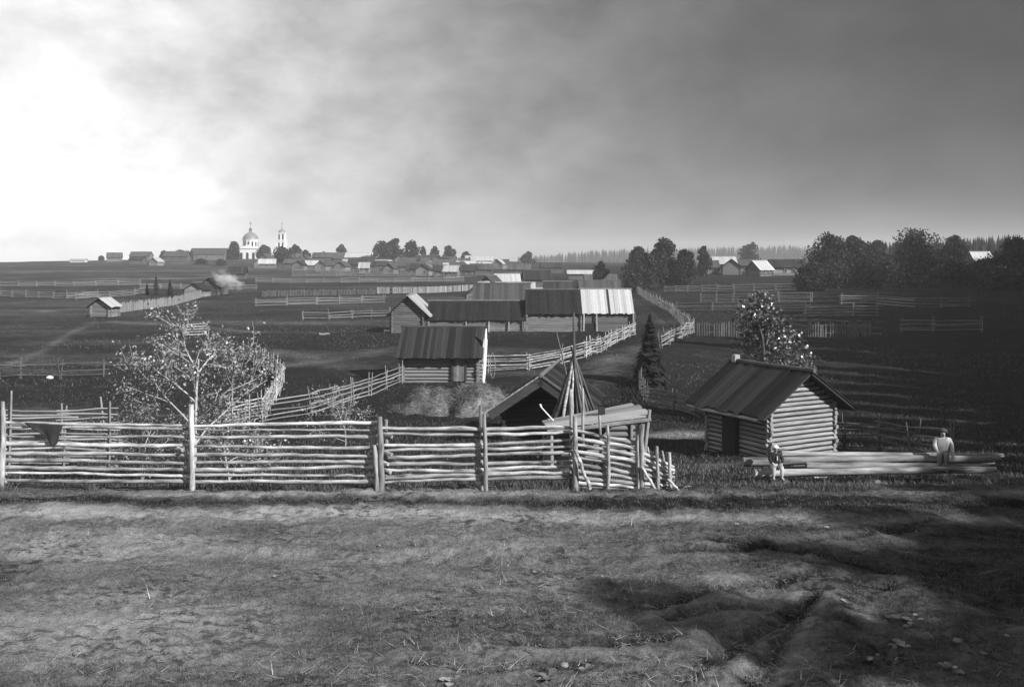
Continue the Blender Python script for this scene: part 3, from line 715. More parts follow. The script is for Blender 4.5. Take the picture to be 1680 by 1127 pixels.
def picket_fence(label, pts, h=1.3, w=.12, gap=.06, m='polefar', irregular=.15, rails=True):
    P = [Vector((p.x, p.y, Hs(p.x, p.y))) for p in pts]; base = P[0].copy(); e = empty('picket_fence', label, 'fence', base)
    J = MB(); R = MB()
    for p, q in zip(P, P[1:]):
        L = (q - p).length; n = max(2, int(L / (w + gap))); d = (q - p).normalized(); nn = Vector((-d.y, d.x, 0)).normalized()
        for i in range(n):
            c = p.lerp(q, (i + .5) / n); z = Hs(c.x, c.y); c = Vector((c.x, c.y, z)) - base; hh = h * (1 + random.uniform(-irregular, irregular))
            if random.random() < .06: continue
            a = d * w / 2 * random.uniform(.6, 1.1); tl = Vector((random.gauss(0, .03), 0, 0)); t = nn * .02
            J.add([c - a - t - Vector((0, 0, .2)), c + a - t - Vector((0, 0, .2)), c + a - t + tl + Vector((0, 0, hh)), c - a - t + tl + Vector((0, 0, hh)),
                   c - a + t - Vector((0, 0, .2)), c + a + t - Vector((0, 0, .2)), c + a + t + tl + Vector((0, 0, hh)), c - a + t + tl + Vector((0, 0, hh))],
                  [(0, 1, 2, 3), (7, 6, 5, 4), (1, 5, 6, 2), (4, 0, 3, 7), (3, 2, 6, 7)])
        for zz in (.3, .85):
            R.tube(p - base + nn * .07 + Vector((0, 0, h * zz)), q - base + nn * .07 + Vector((0, 0, h * zz)), .04, .04, sides=4, segs=1)
    J.build('pickets', M[m], e)['kind'] = 'stuff'
    if rails: R.build('rails', M[m], e)['kind'] = 'stuff'
    return e

# near fence: rails traced between the stakes, each a pole of its own
DF = 19.6
nf = empty('pole_fence', 'long pale pole fence of stacked rails along the pasture track', 'fence', (0, DF, 0))
def nrail(x0, y0, x1, y1, th, D0_=DF, D1_=DF, off=0, m='pole'):
    a = at(x0, y0, D0_) - Vector((0, DF - off, 0)); c = at(x1, y1, D1_) - Vector((0, DF - off, 0))
    b = MB(); L = (c - a).length; k = max(4, int(L / .22)); pts = []
    s1 = random.uniform(0, 6); amp = random.uniform(.004, .017)
    r0 = .80 * th / 2 * D0_ / FPX
    big = random.random() < .5
    for i in range(k + 1):
        t = i / k; p = a.lerp(c, t)
        p += Vector((0, random.gauss(0, .006), amp * math.sin(t * 5 + s1) + amp * .4 * math.sin(t * 17 + 2 * s1) + random.gauss(0, .005)))
        rr = r0 * (1.12 - .30 * (t if big else 1 - t)) * random.uniform(.90, 1.08) * (1.18 if random.random() < .08 else 1)
        pts.append((p, rr))
    b.tube(a, c, 1, 1, sides=8, pts=pts); return b.build('rail', M[m], nf, True)
RL = {
 (-190, 12): [(690, 694, 7), (700, 702, 6), (716, 716, 6), (729, 730, 8), (744, 744, 7), (754, 755, 7), (765, 766, 7), (777, 777, 6), (789, 790, 7)],
 (2, 312): [(694, 698, 6), (700, 703.5, 6), (715, 717, 5), (728, 731, 9), (743, 746, 8), (754, 759, 8), (766, 771, 8), (776, 780, 6), (788, 791, 8)],
 (306, 624): [(698, 693, 7), (704, 706, 4), (717, 717, 7), (732, 735, 7), (745, 748, 8), (759, 757, 7), (771, 767, 8), (781, 779, 6), (791, 789, 8)],
 (618, 798): [(702, 704, 8), (712, 713, 7), (731, 730, 7), (740, 735, 7), (751, 747, 8), (762, 761, 8), (773, 771, 7), (784, 779, 10), (791.5, 785, 7)],
 (788, 945): [(705, 700, 8), (713, 709, 7), (730, 722, 7), (737, 733, 7), (746, 742, 8), (762, 756, 7), (771, 765, 8), (778, 774, 8), (786, 782, 9)],
}
for (x0, x1), rows in RL.items():
    for i, (a, c, th) in enumerate(rows): nrail(x0, a, x1, c, th, off=random.uniform(-.03, .03))
rows5 = [(706, 729, 8), (717, 738, 9), (729, 747, 8), (740, 757, 8), (750, 768, 8), (762, 779, 9), (771, 788, 9), (781, 795, 9), (790, 801, 8), (796, 805, 7)]
for a, c, th in rows5: nrail(938, a, 1056, c, th, 19.62, 19.50, random.uniform(-.03, .03))
for a, c, th in [(740, 766, 7), (749, 772, 7), (758, 777, 6), (766, 783, 7), (775, 788, 7), (784, 793, 7), (792, 798, 7), (799, 802, 6)]: nrail(1046, a, 1106, c, th, 19.50, 19.56, random.uniform(-.02, .02))
def npost(x0, y0, x1, y1, th, D=DF, off=0, nm='post', m='post', D1=None):
    a = at(x0, y0, D) - Vector((0, DF - off, 0)); c = at(x1, y1, D1 or D) - Vector((0, DF - off, 0)); a += (a - c).normalized() * .3 if nm == 'post' else Vector((0, 0, -.03))
    b = MB(); pts = []; r0 = th / 2 * D / FPX
    for i in range(7):
        t = i / 6; pts.append((a.lerp(c, t) + Vector((random.gauss(0, .010), random.gauss(0, .008), 0)), r0 * (1.1 - .25 * t) * random.uniform(.9, 1.1)))
    b.tube(a, c, 1, 1, sides=8, pts=pts); return b.build(nm, M[m], nf, True)
for x, y0, y1, xt, th, off in [(8, 795, 672, 11, 9, -.12), (2, 793, 660, 0, 7, .12), (320, 803, 662, 317, 9, -.13), (313, 801, 690, 309, 7, .12),
                               (627, 803, 682, 624, 10, -.13), (621, 800, 728, 615, 8, -.14), (634, 798, 690, 632, 7, .12), (797, 790, 677, 795, 7, -.13), (790, 790, 666, 788, 6, .12),
                               (944, 792, 680, 943, 9, -.13), (937, 792, 640, 936, 6, .14), (958, 790, 640, 958, 5, .3), (997, 796, 695, 996, 6, -.12), (987, 790, 684, 986, 5, .2)]:
    npost(x, y0, xt, y1, th, off=off)
for x, y0, y1, xt, th in [(1052, 805, 695, 1053, 8), (1047, 803, 712, 1046, 5), (1079, 805, 731, 1076, 6), (1100, 804, 741, 1098, 6), (1090, 802, 741, 1089, 4), (1068, 800, 735, 1066, 4)]:
    npost(x, y0, xt, y1, th, 19.5, -.07 if th > 4.5 else .1)
for a in [(967, 797, 943, 735, 7), (1078, 805, 1051, 762, 6), (1113, 801, 1094, 783, 6)]:
    npost(a[0], a[1], a[2], a[3], a[4] * .8, 19.5, -.16, 'brace', 'pole')
for x, t, th in [(640, 715, 5), (640, 742, 5), (638, 770, 6), (300, 735, 5), (930, 745, 6), (932, 772, 6), (634, 757, 6)]:
    a = at(x, t, DF); b = MB(); b.tube((a.x - .10, -.02, a.z), (a.x + .06, -.16, a.z + random.uniform(-.03, .03)), .045, .04, sides=7, segs=1); b.build('rail_end', M['pole'], nf)

# dark cloth hung over the near fence
cl = MB(); n = 14; mrows = 12; vs = []; fs = []
for j in range(mrows + 1):
    v = j / mrows
    for i in range(n + 1):
        u = i / n
        xl = 40 + 38 * v ** 1.3; xr = 103 - 11 * v
        px = xl + (xr - xl) * u; row = 693 + 4 * u + v * (22 + 14 * max(0, 1 - abs(u - .7) * 1.4))
        p = at(px, row, DF - .12)
        vs.append((p.x, -.10 - .05 * math.sin(u * 9 + v * 2) * v - .03 * v, p.z))
for j in range(mrows):
    for i in range(n): a = j * (n + 1) + i; fs.append((a, a + 1, a + n + 2, a + n + 1))
cl.add(vs, fs, .5); o = cl.build('cloth', M['cloth'], None, True); o.location = (0, DF, 0)
sm = o.modifiers.new('thickness', 'SOLIDIFY'); sm.thickness = .02
tag(o, 'dark ragged cloth hung over the top rail of the pole fence', 'cloth')

# fences beyond the near one
def HP(*pts): return [hit(*p) for p in pts]
def GP(*pts): return [ground(px, D) for px, D in pts]
rail_fence('short pole fence with upright stakes behind the near fence beside the young tree', GP((15, 26.5), (105, 27), (180, 27.2)), h=1.85, n=13, r=.04, step=2.2)
rail_fence('rail fence climbing from the yard towards the hay barn', GP((430, 44), (513, 47), (607, 54), (658, 60)), h=1.15, n=5, r=.045, braces=True)
rail_fence('curved stake fence enclosing the little garden plot', HP((378, 700), (432, 688)) + GP((436, 47), (455, 54), (464, 60)) + HP((452, 618), (430, 602), (398, 588)), h=1.15, n=7, r=.05, step=1.8, braces=True, m='pole')
rail_fence('bright rail fence leading from the hay barn up to the sheds', HP((800, 611), (868, 608), (922, 598), (960, 587), (1000, 569), (1042, 549)), h=1.2, n=6, r=.05, step=2.4, m='pole')
rail_fence('low dark rail fence between the spruce and the log cabin', HP((1045, 628), (1064, 668), (1106, 674), (1142, 684)), h=1.05, n=5, r=.04, step=2.2, m='poledark')
rail_fence('tumbledown rail fence down the lane past the spruce', HP((1046, 482), (1072, 497), (1100, 514), (1138, 546), (1118, 556), (1086, 572)), h=1.25, n=6, r=.06, step=2.4, m='polefar', lean=.2, sag=.2)
rail_fence('rail fence running right from the cabin corner', GP((1385, 34), (1440, 33.5), (1500, 31), (1560, 28)), h=1.15, n=5, r=.04, step=2.2, m='poledark')
picket_fence('uneven stake paling between the lane and the leafy tree', HP((1142, 551), (1190, 552), (1240, 553), (1320, 553), (1430, 553)), h=1.3, w=.13, gap=.1, m='poledark')
picket_fence('pale board paling beyond the sheds', HP((618, 482), (700, 481), (782, 476)), h=1.35, w=.2, gap=.05, m='polefar', irregular=.05)
picket_fence('weathered grey paling continuing across the field', HP((430, 487), (520, 485), (617, 483)), h=1.2, w=.18, gap=.12, m='poledark')
rail_fence('open rail pen in the middle of the dark field', HP((498, 525), (540, 525), (578, 523), (640, 521)), h=1.1, n=3, r=.05, step=3.2, split=True, m='polefar')
picket_fence('pale woven fence running from the lone hut', HP((196, 513), (240, 507), (285, 501), (330, 488)), h=1.35, w=.2, gap=.03, m='pole')
rail_fence('hurdle of pale rails standing alone behind the young tree', HP((302, 551), (334, 549)), h=1.1, n=5, r=.08, step=2.1, m='pole')
rail_fence('thin rail fence across the left field', HP((0, 622), (35, 622), (100, 622), (170, 618)), h=1.1, n=3, r=.035, step=3, m='poledark')
rail_fence('rail fence on the far left slope', HP((125, 492), (180, 488), (240, 482)), h=1.2, n=4, r=.07, step=4, split=False, m='polefar')
for k, (pts, lab) in enumerate([
    (HP((1090, 480), (1128, 480), (1203, 479), (1310, 478)), 'post and rail fence below the right-hand farms'),
    (HP((1110, 512), (1168, 511), (1260, 512), (1330, 512)), 'post and rail fence behind the leafy tree'),
    (HP((1320, 520), (1400, 520), (1440, 520)), 'short rail fence at the foot of the round tree'),
    (HP((1380, 500), (1440, 500), (1500, 505), (1590, 505)), 'rail fence before the dark wood'),
    (HP((1480, 545), (1530, 545), (1610, 545)), 'stake fence in the shade below the dark wood'),
    (HP((420, 464), (560, 464), (760, 462)), 'long rail fence in front of the village gables'),
    (HP((480, 454), (600, 454), (680, 455)), 'rail fence closest to the village gables'),
    (HP((0, 487), (110, 490), (160, 488)), 'faint rail fence on the far left field'),
    (HP((890, 480), (900, 478)), 'bit of fence beside the sheds'),
    (HP((230, 474), (330, 475), (420, 476)), 'rail fence between the huts and the grey paling'), (HP((420, 503), (520, 500), (630, 497)), 'faint rail fence dividing the field before the granary'),
    (HP((0, 470), (120, 470), (230, 468)), 'faint rail fence below the left skyline'), (HP((1150, 497), (1230, 496), (1330, 496)), 'faint rail fence between the farm fences'), (HP((480, 447), (640, 448), (770, 450)), 'low rail fence at the feet of the village gables')]):
    if k == 8: continue
    rail_fence(lab, pts, h=1.25, n=4, r=.07, step=4.5, split=False, m='polefar')

# ------------------------------------------------------------------ pole cone, shelter, hay
gp = ground(942, 32)
apex = Vector(((941 - CX) / FPX * 32, 32, CAMZ - (600 - HOR) / FPX * 32))
random.seed(31)
for k in range(46):
    a = 2 * PI * k / 46 + random.uniform(-.08, .08); R_ = random.uniform(1.15, 1.45)
    bx, by = gp.x + .05 + R_ * math.cos(a), 32 + R_ * math.sin(a)
    foot = Vector((bx, by, Hs(bx, by) - .05))
    t = apex + Vector((.09 * math.cos(a), .09 * math.sin(a), random.uniform(-.5, .25)))
    tip = foot + (t - foot) * random.uniform(1.0, 1.16)
    b = MB(); o0 = foot.copy(); b.tube((0, 0, 0), tip - foot, random.uniform(.04, .065), random.uniform(.025, .04), sides=6, segs=4, wob=.012)
    pale = random.random() < .62; o = b.build('pole', M['pole' if pale else 'poledark'], None, True); o.location = o0
    tag(o, ('pale' if pale else 'dark weathered') + ' thin pole leaning in the cone of stacked poles', 'pole', 'poles stacked in a cone')
for (x0, r0, x1, r1, lab, th) in [(946, 735, 941, 512, 'thick tall mast standing up out of the cone of poles', .055), (965, 735, 913, 546, 'pole sticking out to the left above the cone of poles', .032)]:
    p = at(x0, r0, 31.6); q = at(x1, r1, 32); p.z = Hs(p.x, p.y) - .1
    b = MB(); b.tube((0, 0, 0), q - p, th, th * .7, sides=7, segs=5, wob=.012); o = b.build('mast' if th > .05 else 'pole', M['poledark'], None, True); o.location = p; tag(o, lab, 'pole')

# plank-roofed shelter
sh = empty('shelter', 'open shelter with flat plank roof behind the fence corner', 'shelter', (0, 0, 0))
c00, c10 = at(898, 701, 28), at(1068, 681, 28); c01, c11 = at(889, 690, 30.2), at(1040, 661, 30.2)
sh.location = (c00.x, c00.y, Hs(c00.x, c00.y))
rf = empty('roof', '', '', (0, 0, 0)); 
for k_ in ('label', 'category'): del rf[k_]
rf.parent = sh
n = 6
for k in range(n):
    t0, t1 = k / n + .002, (k + 1) / n - .002
    P = [c00.lerp(c01, t0), c10.lerp(c11, t0), c10.lerp(c11, t1), c00.lerp(c01, t1)]
    dzz = random.uniform(0, .012); ex = random.uniform(-.10, .10)
    P[1].x += ex; P[2].x += ex
    b = MB(); vs = [p - sh.location + Vector((0, 0, dzz)) for p in P] + [p - sh.location + Vector((0, 0, dzz - .06)) for p in P]
    b.add(vs, [(0, 1, 2, 3), (7, 6, 5, 4), (0, 4, 5, 1), (1, 5, 6, 2), (2, 6, 7, 3), (3, 7, 4, 0)]); b.build('plank', M['plank'], rf)
b = MB(); b.tube(c00 - sh.location + Vector((0, 0, -.14)), c10 - sh.location + Vector((0, 0, -.14)), .07, .08, segs=4, wob=.01); b.build('beam', M['log'], sh)
for (x, D, lean) in [(905, 28.1, 0), (1050, 28.1, .0), (1066, 28.0, -.25), (900, 30, 0), (1036, 30, 0)]:
    t = at(x, 690, D); gz = Hs(t.x, t.y); top = c00.lerp(c10, (x - 898) / 170).z - .08
    if lean: top += .25
    b = MB(); b.tube(Vector((t.x + lean, t.y, gz - .2)) - sh.location, Vector((t.x, t.y, top)) - sh.location, .07, .055, segs=3, wob=.01); b.build('post', M['polefar'], sh)
for k in range(7):
    z = Hs(2.5, 30.2) + .12 + k * .2
    if z > c01.z - .15: break
    o = link('log', log_mesh('log'), sh); o.location = Vector((2.55, 30.1, z)) - sh.location; o.scale = (3.0, .1, .1)
p = at(895, 668, 29.6); q = at(884, 657, 29.6); 
b = MB(); b.tube(at(908, 690, 29.3), at(888, 668, 29.3), .022, .018, segs=2); b.tube(at(888, 668, 29.3), at(886, 663, 29.3), .03, .03, segs=1)
o = b.build('peeled_stick', M['white']); tag(o, 'white peeled stick poking up beside the plank shelter', 'stick')
b = MB(); b.box(-.1, .1, -.12, .12, 0, .22); o = b.build('wood_block', M['dark']); p = c00.lerp(c10, .58).lerp(c01.lerp(c11, .6), .55); o.location = p + Vector((0, 0, .01)); tag(o, 'small dark block lying on the plank shelter roof', 'block')

# hay heap
def hay():
    c = ground(746, 48.5); rx, ry, hz = 3.9, 2.7, 1.75
    nu, nv = 64, 26; vs = []; fs = []
    U, Vv = np.meshgrid(np.linspace(0, 2 * PI, nu, endpoint=False), np.linspace(0, 1, nv))
    r = Vv; X = np.cos(U) * r * rx; Y = np.sin(U) * r * ry
    lob = .85 * np.exp(-((X + 1.5) / 1.2) ** 2 - (Y / 1.8) ** 2) + 1.0 * np.exp(-((X - 1.0) / 1.3) ** 2 - ((Y - .4) / 1.8) ** 2) + .55 * np.exp(-((X - 2.4) / .8) ** 2 - (Y / 1.5) ** 2)
    dent = .9 * np.exp(-((X + .1) / .45) ** 2 - ((Y + .9) / .9) ** 2) + .6 * np.exp(-((X + 1.4) / .5) ** 2 - ((Y + 1.5) / .5) ** 2)
    Z = (lob * 1.5 - dent) * (1 - r ** 3) + (fbm(X * 1.6 + 9, Y * 1.6, 5, 4) - .5) * 1.1 * (1 - r ** 4) - .25 * r ** 4
    Z = np.maximum(Z, -.3)
    V_ = np.stack([X, Y, Z], -1).reshape(-1, 3)
    i = np.arange(nv - 1)[:, None] * nu; j = np.arange(nu)[None, :]; j2 = (j + 1) % nu
    F = np.stack([i + j, i + nu + j, i + nu + j2, i + j2], -1).reshape(-1, 4)[:, ::-1]
    e = empty('hay_heap', 'loose heap of pale hay below the squat log barn', 'hay heap', (c.x, c.y, c.z - .05))
    link('mound', npmesh('mound', V_, F, M['hay'], RNG.random(len(V_)), True), e)
    N = 16000; k = RNG.integers(0, len(V_) - nu, N); P = V_[k] + RNG.normal(0, .08, (N, 3)); P[:, 2] += .03
    d = RNG.normal(size=(N, 3)); d[:, 2] *= .45; d /= np.linalg.norm(d, axis=1)[:, None]
    w = np.cross(d, RNG.normal(size=(N, 3))); w /= np.linalg.norm(w, axis=1)[:, None]
    L = RNG.uniform(.12, .5, N)[:, None]
    VV = np.stack([P - w * .012, P + w * .012, P + d * L - np.array([0, 0, .08])], 1).reshape(-1, 3)
    o = link('straw', npmesh('straw', VV, np.arange(N * 3).reshape(N, 3), M['hay'], np.repeat(RNG.random(N), 3)), e); o['kind'] = 'stuff'
hay()

# ------------------------------------------------------------------ log pile and the children
LP = [(1238, 1634, 776, 770, 13, 22.9, 'peeled log at the bottom front of the log pile'), (1322, 1622, 763, 765, 11, 23.05, 'shorter peeled log resting on the bottom log of the pile'),
      (1219, 1640, 757, 752, 14, 23.32, 'thick log sticking out furthest at the left end of the pile'), (1282, 1646, 745, 747, 9, 23.55, 'thin log lying on top of the log pile'),
      (1262, 1600, 772, 770, 13, 23.5, 'log hidden low at the back of the log pile'), (1300, 1630, 760, 758, 12, 23.75, 'log in the shaded back row of the log pile')]
for x0, x1, r0, r1, th, D, lab in LP:
    a = at(x0, r0, D); c = at(x1, r1, D); L = (c - a).length; pts = []; R_ = th / 2 * D / FPX
    for i in range(9):
        t = i / 8; pts.append((Vector((t * L, random.gauss(0, .012), random.gauss(0, .012))), R_ * (1.05 - .25 * t) * random.uniform(.93, 1.06)))
    b = MB(); b.tube(0 * a, Vector((L, 0, 0)), 1, 1, sides=12, pts=pts); o = b.build('peeled_log', M['logpile'], None, True); o.location = a
    d = (c - a).normalized(); o.rotation_euler = d.to_track_quat('X', 'Z').to_euler(); tag(o, lab, 'log')
for x, bl in ((1290, 'short bearer log under the pile below the child with pale hair'), (1440, 'short bearer log under the middle of the log pile'), (1590, 'short bearer log under the pile below the child in pale shirt')):
    a = at(x, 788, 22.6); b = MB(); gz = Hs(a.x, a.y)
    zt = at(x, 782, 22.9).z
    b.tube((0, 0, 0), (.05, 1.4, -.22), .085, .075, segs=2, wob=.01); o = b.build('bearer_log', M['log']); o.location = (a.x, 22.55, zt - .075)
    tag(o, bl, 'log', 'bearers under the log pile')

def person(label, loc, s, pose, mats, hair, facing):
    """seated figure; s = standing height in metres; joints in units of standing height, -Y is forward"""
    e = empty('person', label, 'person', loc, facing)
    def skin(name, J, E, m, parent, root, sub=2):
        me = bpy.data.meshes.new(name); names = list(J); idx = {n_: i for i, n_ in enumerate(names)}
        me.from_pydata([tuple(Vector(J[n_][0]) * s) for n_ in names], [(idx[a], idx[b_]) for a, b_ in E], [])
        me.materials.append(m); o = link(name, me, parent)
        md = o.modifiers.new('skin', 'SKIN'); md.use_smooth_shade = True
        for i, n_ in enumerate(names):
            r = J[n_][1]; r = (r, r) if not isinstance(r, tuple) else r
            me.skin_vertices[0].data[i].radius = (r[0] * s, r[1] * s); me.skin_vertices[0].data[i].use_root = (n_ == root)
        sb = o.modifiers.new('subdivision', 'SUBSURF'); sb.levels = sub; sb.render_levels = sub
        return o
    J = {'pelvis': ((0, 0, .05), (.085, .07)), 'waist': ((0, .0, .15), (.075, .06)), 'chest': ((0, .0, .26), (.09, .065)), 'neckb': ((0, -.005, .335), (.05, .045)),
         'neck': ((0, -.01, .365), .034), 'chin': ((0, -.02, .40), (.045, .05)), 'head': ((0, -.02, .455), (.066, .074)), 'crown': ((0, -.015, .515), (.045, .05)), 'nose': ((0, -.105, .445), .010)}
    E = [('pelvis', 'waist'), ('waist', 'chest'), ('chest', 'neckb'), ('neckb', 'neck'), ('neck', 'chin'), ('chin', 'head'), ('head', 'crown'), ('head', 'nose')]
    for sd, nm in ((-1, 'l'), (1, 'r')):
        P = pose[nm]
        J['sh' + nm] = ((sd * .115, 0, .31), .042); J['el' + nm] = (P['el'], .03); J['wr' + nm] = (P['wr'], .02)
        w = Vector(P['wr']); el = Vector(P['el']); d = (w - el).normalized(); pa = w + d * .045; J['pa' + nm] = (tuple(pa), (.024, .014))
        side = d.cross(Vector((0, -.3, 1))).normalized()
        E += [('chest', 'sh' + nm), ('sh' + nm, 'el' + nm), ('el' + nm, 'wr' + nm), ('wr' + nm, 'pa' + nm)]
        for k, (off, ln) in enumerate([(-.022, .045), (-.008, .055), (.007, .052), (.021, .040)]):
            q = pa + side * off + d * .012; J[f'f{k}{nm}'] = (tuple(q), .0075); J[f'g{k}{nm}'] = (tuple(q + d * ln * .6 + Vector((0, 0, -.012))), .0065); J[f'h{k}{nm}'] = (tuple(q + d * ln * .8 + Vector((0, 0, -.035))), .0055)
            E += [('pa' + nm, f'f{k}{nm}'), (f'f{k}{nm}', f'g{k}{nm}'), (f'g{k}{nm}', f'h{k}{nm}')]
        q = w + d * .02 + side * (.028 * sd); J['t' + nm] = (tuple(q), .008); J['u' + nm] = (tuple(q + side * .02 * sd + d * .025), .0065); E += [('wr' + nm, 't' + nm), ('t' + nm, 'u' + nm)]
        J['hp' + nm] = ((sd * .055, -.01, .04), .062); J['kn' + nm] = (P['kn'], .042); J['an' + nm] = (P['an'], .026)
        a = Vector(P['an']); J['ft' + nm] = (tuple(a + Vector((sd * .01, -.05, -.025))), (.028, .018)); J['to' + nm] = (tuple(a + Vector((sd * .015, -.11, -.035))), (.025, .012))
        E += [('pelvis', 'hp' + nm), ('hp' + nm, 'kn' + nm), ('kn' + nm, 'an' + nm), ('an' + nm, 'ft' + nm), ('ft' + nm, 'to' + nm)]
    body = skin('body', J, E, M['skin'], e, 'pelvis')
    up = ['waist', 'chest', 'neckb', 'shl', 'shr', 'ell', 'elr', 'wrl', 'wrr', 'pelvis']
    g_ = lambda r, k_: tuple(x * k_ + .008 for x in r) if isinstance(r, tuple) else r * k_ + .008
    skin('jacket', {n_: (J[n_][0], g_(J[n_][1], 1.12)) for n_ in up}, [x for x in E if x[0] in up and x[1] in up], M[mats[0]], e, 'waist')
    lo = ['pelvis', 'hpl', 'hpr', 'knl', 'knr', 'anl', 'anr']
    skin('trousers', {n_: (J[n_][0], g_(J[n_][1], 1.10)) for n_ in lo}, [x for x in E if x[0] in lo and x[1] in lo], M[mats[1]], e, 'pelvis')
    # hair: a cap over the upper back of the head
    b = MB(); vs = []; fs = []; nu, nv = 14, 7
    for j in range(nv):
        th = j / (nv - 1) * PI * .60
        for i in range(nu):
            a = 2 * PI * i / nu; rr = .088 * (1 + random.uniform(-.03, .04)); low = 1 if math.sin(a) < -.2 else 0
            t2 = th * (.72 if math.sin(a) < -.3 else 1.12)
            vs.append((Vector((math.cos(a) * math.sin(t2) * rr, -.018 + math.sin(a) * math.sin(t2) * rr * 1.1, .455 + math.cos(t2) * rr * 1.0)) * s))
    for j in range(nv - 1):
        for i in range(nu): fs.append((j * nu + i, (j + 1) * nu + i, (j + 1) * nu + (i + 1) % nu, j * nu + (i + 1) % nu))
    b.add(vs, fs, .5); h = b.build('hair', M[hair], e, True); so = h.modifiers.new('thickness', 'SOLIDIFY'); so.thickness = .012 * s
    for sd in (-1, 1):
        b = lathe([(0, -.008 * s), (.007 * s, -.004 * s), (.008 * s, 0), (.007 * s, .004 * s), (0, .008 * s)], 8); o = b.build('eye', M['dark'], e); o.location = (sd * .027 * s, -.083 * s, .462 * s)
        b = lathe([(0, -.02 * s), (.012 * s, -.012 * s), (.014 * s, .006 * s), (0, .02 * s)], 8); o = b.build('ear', M['skin'], e, True); o.location = (sd * .07 * s, -.01 * s, .45 * s)
    b = MB(); b.box(-.022 * s, .022 * s, -.004 * s, .004 * s, -.004 * s, .004 * s); o = b.build('mouth', M['dark'], e); o.location = (0, -.082 * s, .413 * s)
    return e
# fair haired child on the left end
seat = at(1272, 767, 22.78)
e = person('small child with pale hair and dark jacket sitting on the log pile', seat, 1.05,
       {'l': dict(el=(-.15, -.04, .20), wr=(-.10, -.15, .13), kn=(-.09, -.20, .05), an=(-.10, -.22, -.17)),
        'r': dict(el=(.16, -.04, .20), wr=(.11, -.15, .12), kn=(.10, -.20, .05), an=(.09, -.23, -.18))}, ('jacket', 'trouser'), 'hairp', 0)
b = MB(); b.box(.012, .034, -.108, -.098, .20, .31, .5); o = b.build('shirt_front', M['shirt'], e)
seat = at(1547, 747, 23.2)
person('older child in pale shirt sitting with back bent on top of the log pile', seat, 1.30,
       {'l': dict(el=(-.15, -.05, .19), wr=(-.10, -.14, .10), kn=(-.06, -.19, .03), an=(-.06, -.20, -.20)),
        'r': dict(el=(.16, .02, .19), wr=(.17, -.02, .06), kn=(.06, -.19, .03), an=(.05, -.20, -.21))}, ('shirt', 'trouserg'), 'haird', math.radians(-25))

# ------------------------------------------------------------------ trees
def leafy_tree(name, label, base, h, spread, m_leaf, m_bark, nleaf, lsize, seed, group=None, trunk_r=.05, levels=4, lean=0, low=.25, cat='tree', up=.55, droop=.0):
    rs = random.Random(seed); rng = np.random.default_rng(seed)
    e = empty(name, label, cat, base, 0, group); T = MB(); tips = []
    def grow(p, d, L, r, lv):
        k = 4; pts = [(p.copy(), r)]; q = p.copy(); dd = d.copy()
        for i in range(k):
            dd = (dd + Vector((rs.gauss(0, .16), rs.gauss(0, .16), rs.gauss(0, .10) + .04 * (lv < 2)))).normalized()
            q = q + dd * L / k; pts.append((q.copy(), r * (1 - .6 * (i + 1) / k)))
            if lv >= 2: tips.append((q.copy(), lv))
        T.tube(p, q, r, r, sides=6 if lv < 2 else 4, pts=pts, var=.5)
        if lv >= levels: return
        nb = {0: 7, 1: 4, 2: 3}.get(lv, 3)
        for i in range(nb):
            t = (low if lv == 0 else .3) + (1 - (low if lv == 0 else .3)) * (i + rs.random()) / nb
            j = min(k - 1, int(t * k)); pp = pts[j][0].lerp(pts[j + 1][0], t * k - j)
            az = 2 * PI * (i * .382 + rs.random() * .25) + lv
            side = dd.orthogonal().normalized(); side = Matrix.Rotation(az, 3, dd) @ side
            nd = (dd * up + side * (1.0 if lv == 0 else .75) + Vector((0, 0, .12 - droop))).normalized()
            grow(pp, nd, L * {0: spread / h * (1.15 - .55 * t), 1: .6, 2: .55}.get(lv, .5) * rs.uniform(.8, 1.15), max(.005, r * (.46 if lv == 0 else .55)), lv + 1)
    grow(Vector((0, 0, -.2)), Vector((lean, 0, 1)).normalized(), h, trunk_r, 0)
    T.build('trunk', M[m_bark], e, True)
    P = np.array([tuple(t[0]) for t in tips]); k = rng.integers(0, len(P), nleaf)
    C = P[k] + rng.normal(0, 1, (nleaf, 3)) * lsize * 1.3
    link('crown', leaf_mesh('crown', C, lsize, M[m_leaf], rng=rng), e)
    return e
random.seed(5)
leafy_tree('young_tree', 'young pale-barked tree with sparse bright leaves behind the near fence', (ground(312, 22).x, 22, Hs(ground(312, 22).x, 22)), 3.25, 1.9, 'leaf', 'bark', 3400, .075, 21, trunk_r=.055, lean=-.06, low=.30, levels=3, up=.75)
g = ground(378, 23.6)
leafy_tree('bush', 'bushy leafy sapling pressed against the right of the young tree', g, 1.7, 1.2, 'leaf', 'bark', 3600, .08, 44, trunk_r=.03, low=.1, levels=3, cat='bush')
g = ground(232, 23.6)
leafy_tree('bush', 'thin leafy bush left of the young tree trunk', g, 1.6, 1.3, 'leaf', 'bark', 900, .07, 45, trunk_r=.02, low=.1, levels=3, cat='bush')
g = ground(565, 34)
leafy_tree('bush', 'sparse dry bush in front of the climbing rail fence', g, 1.9, 1.3, 'leaf', 'bark', 900, .07, 46, trunk_r=.025, low=.1, levels=3, cat='bush')
g = ground(1256, 44)
LT = g

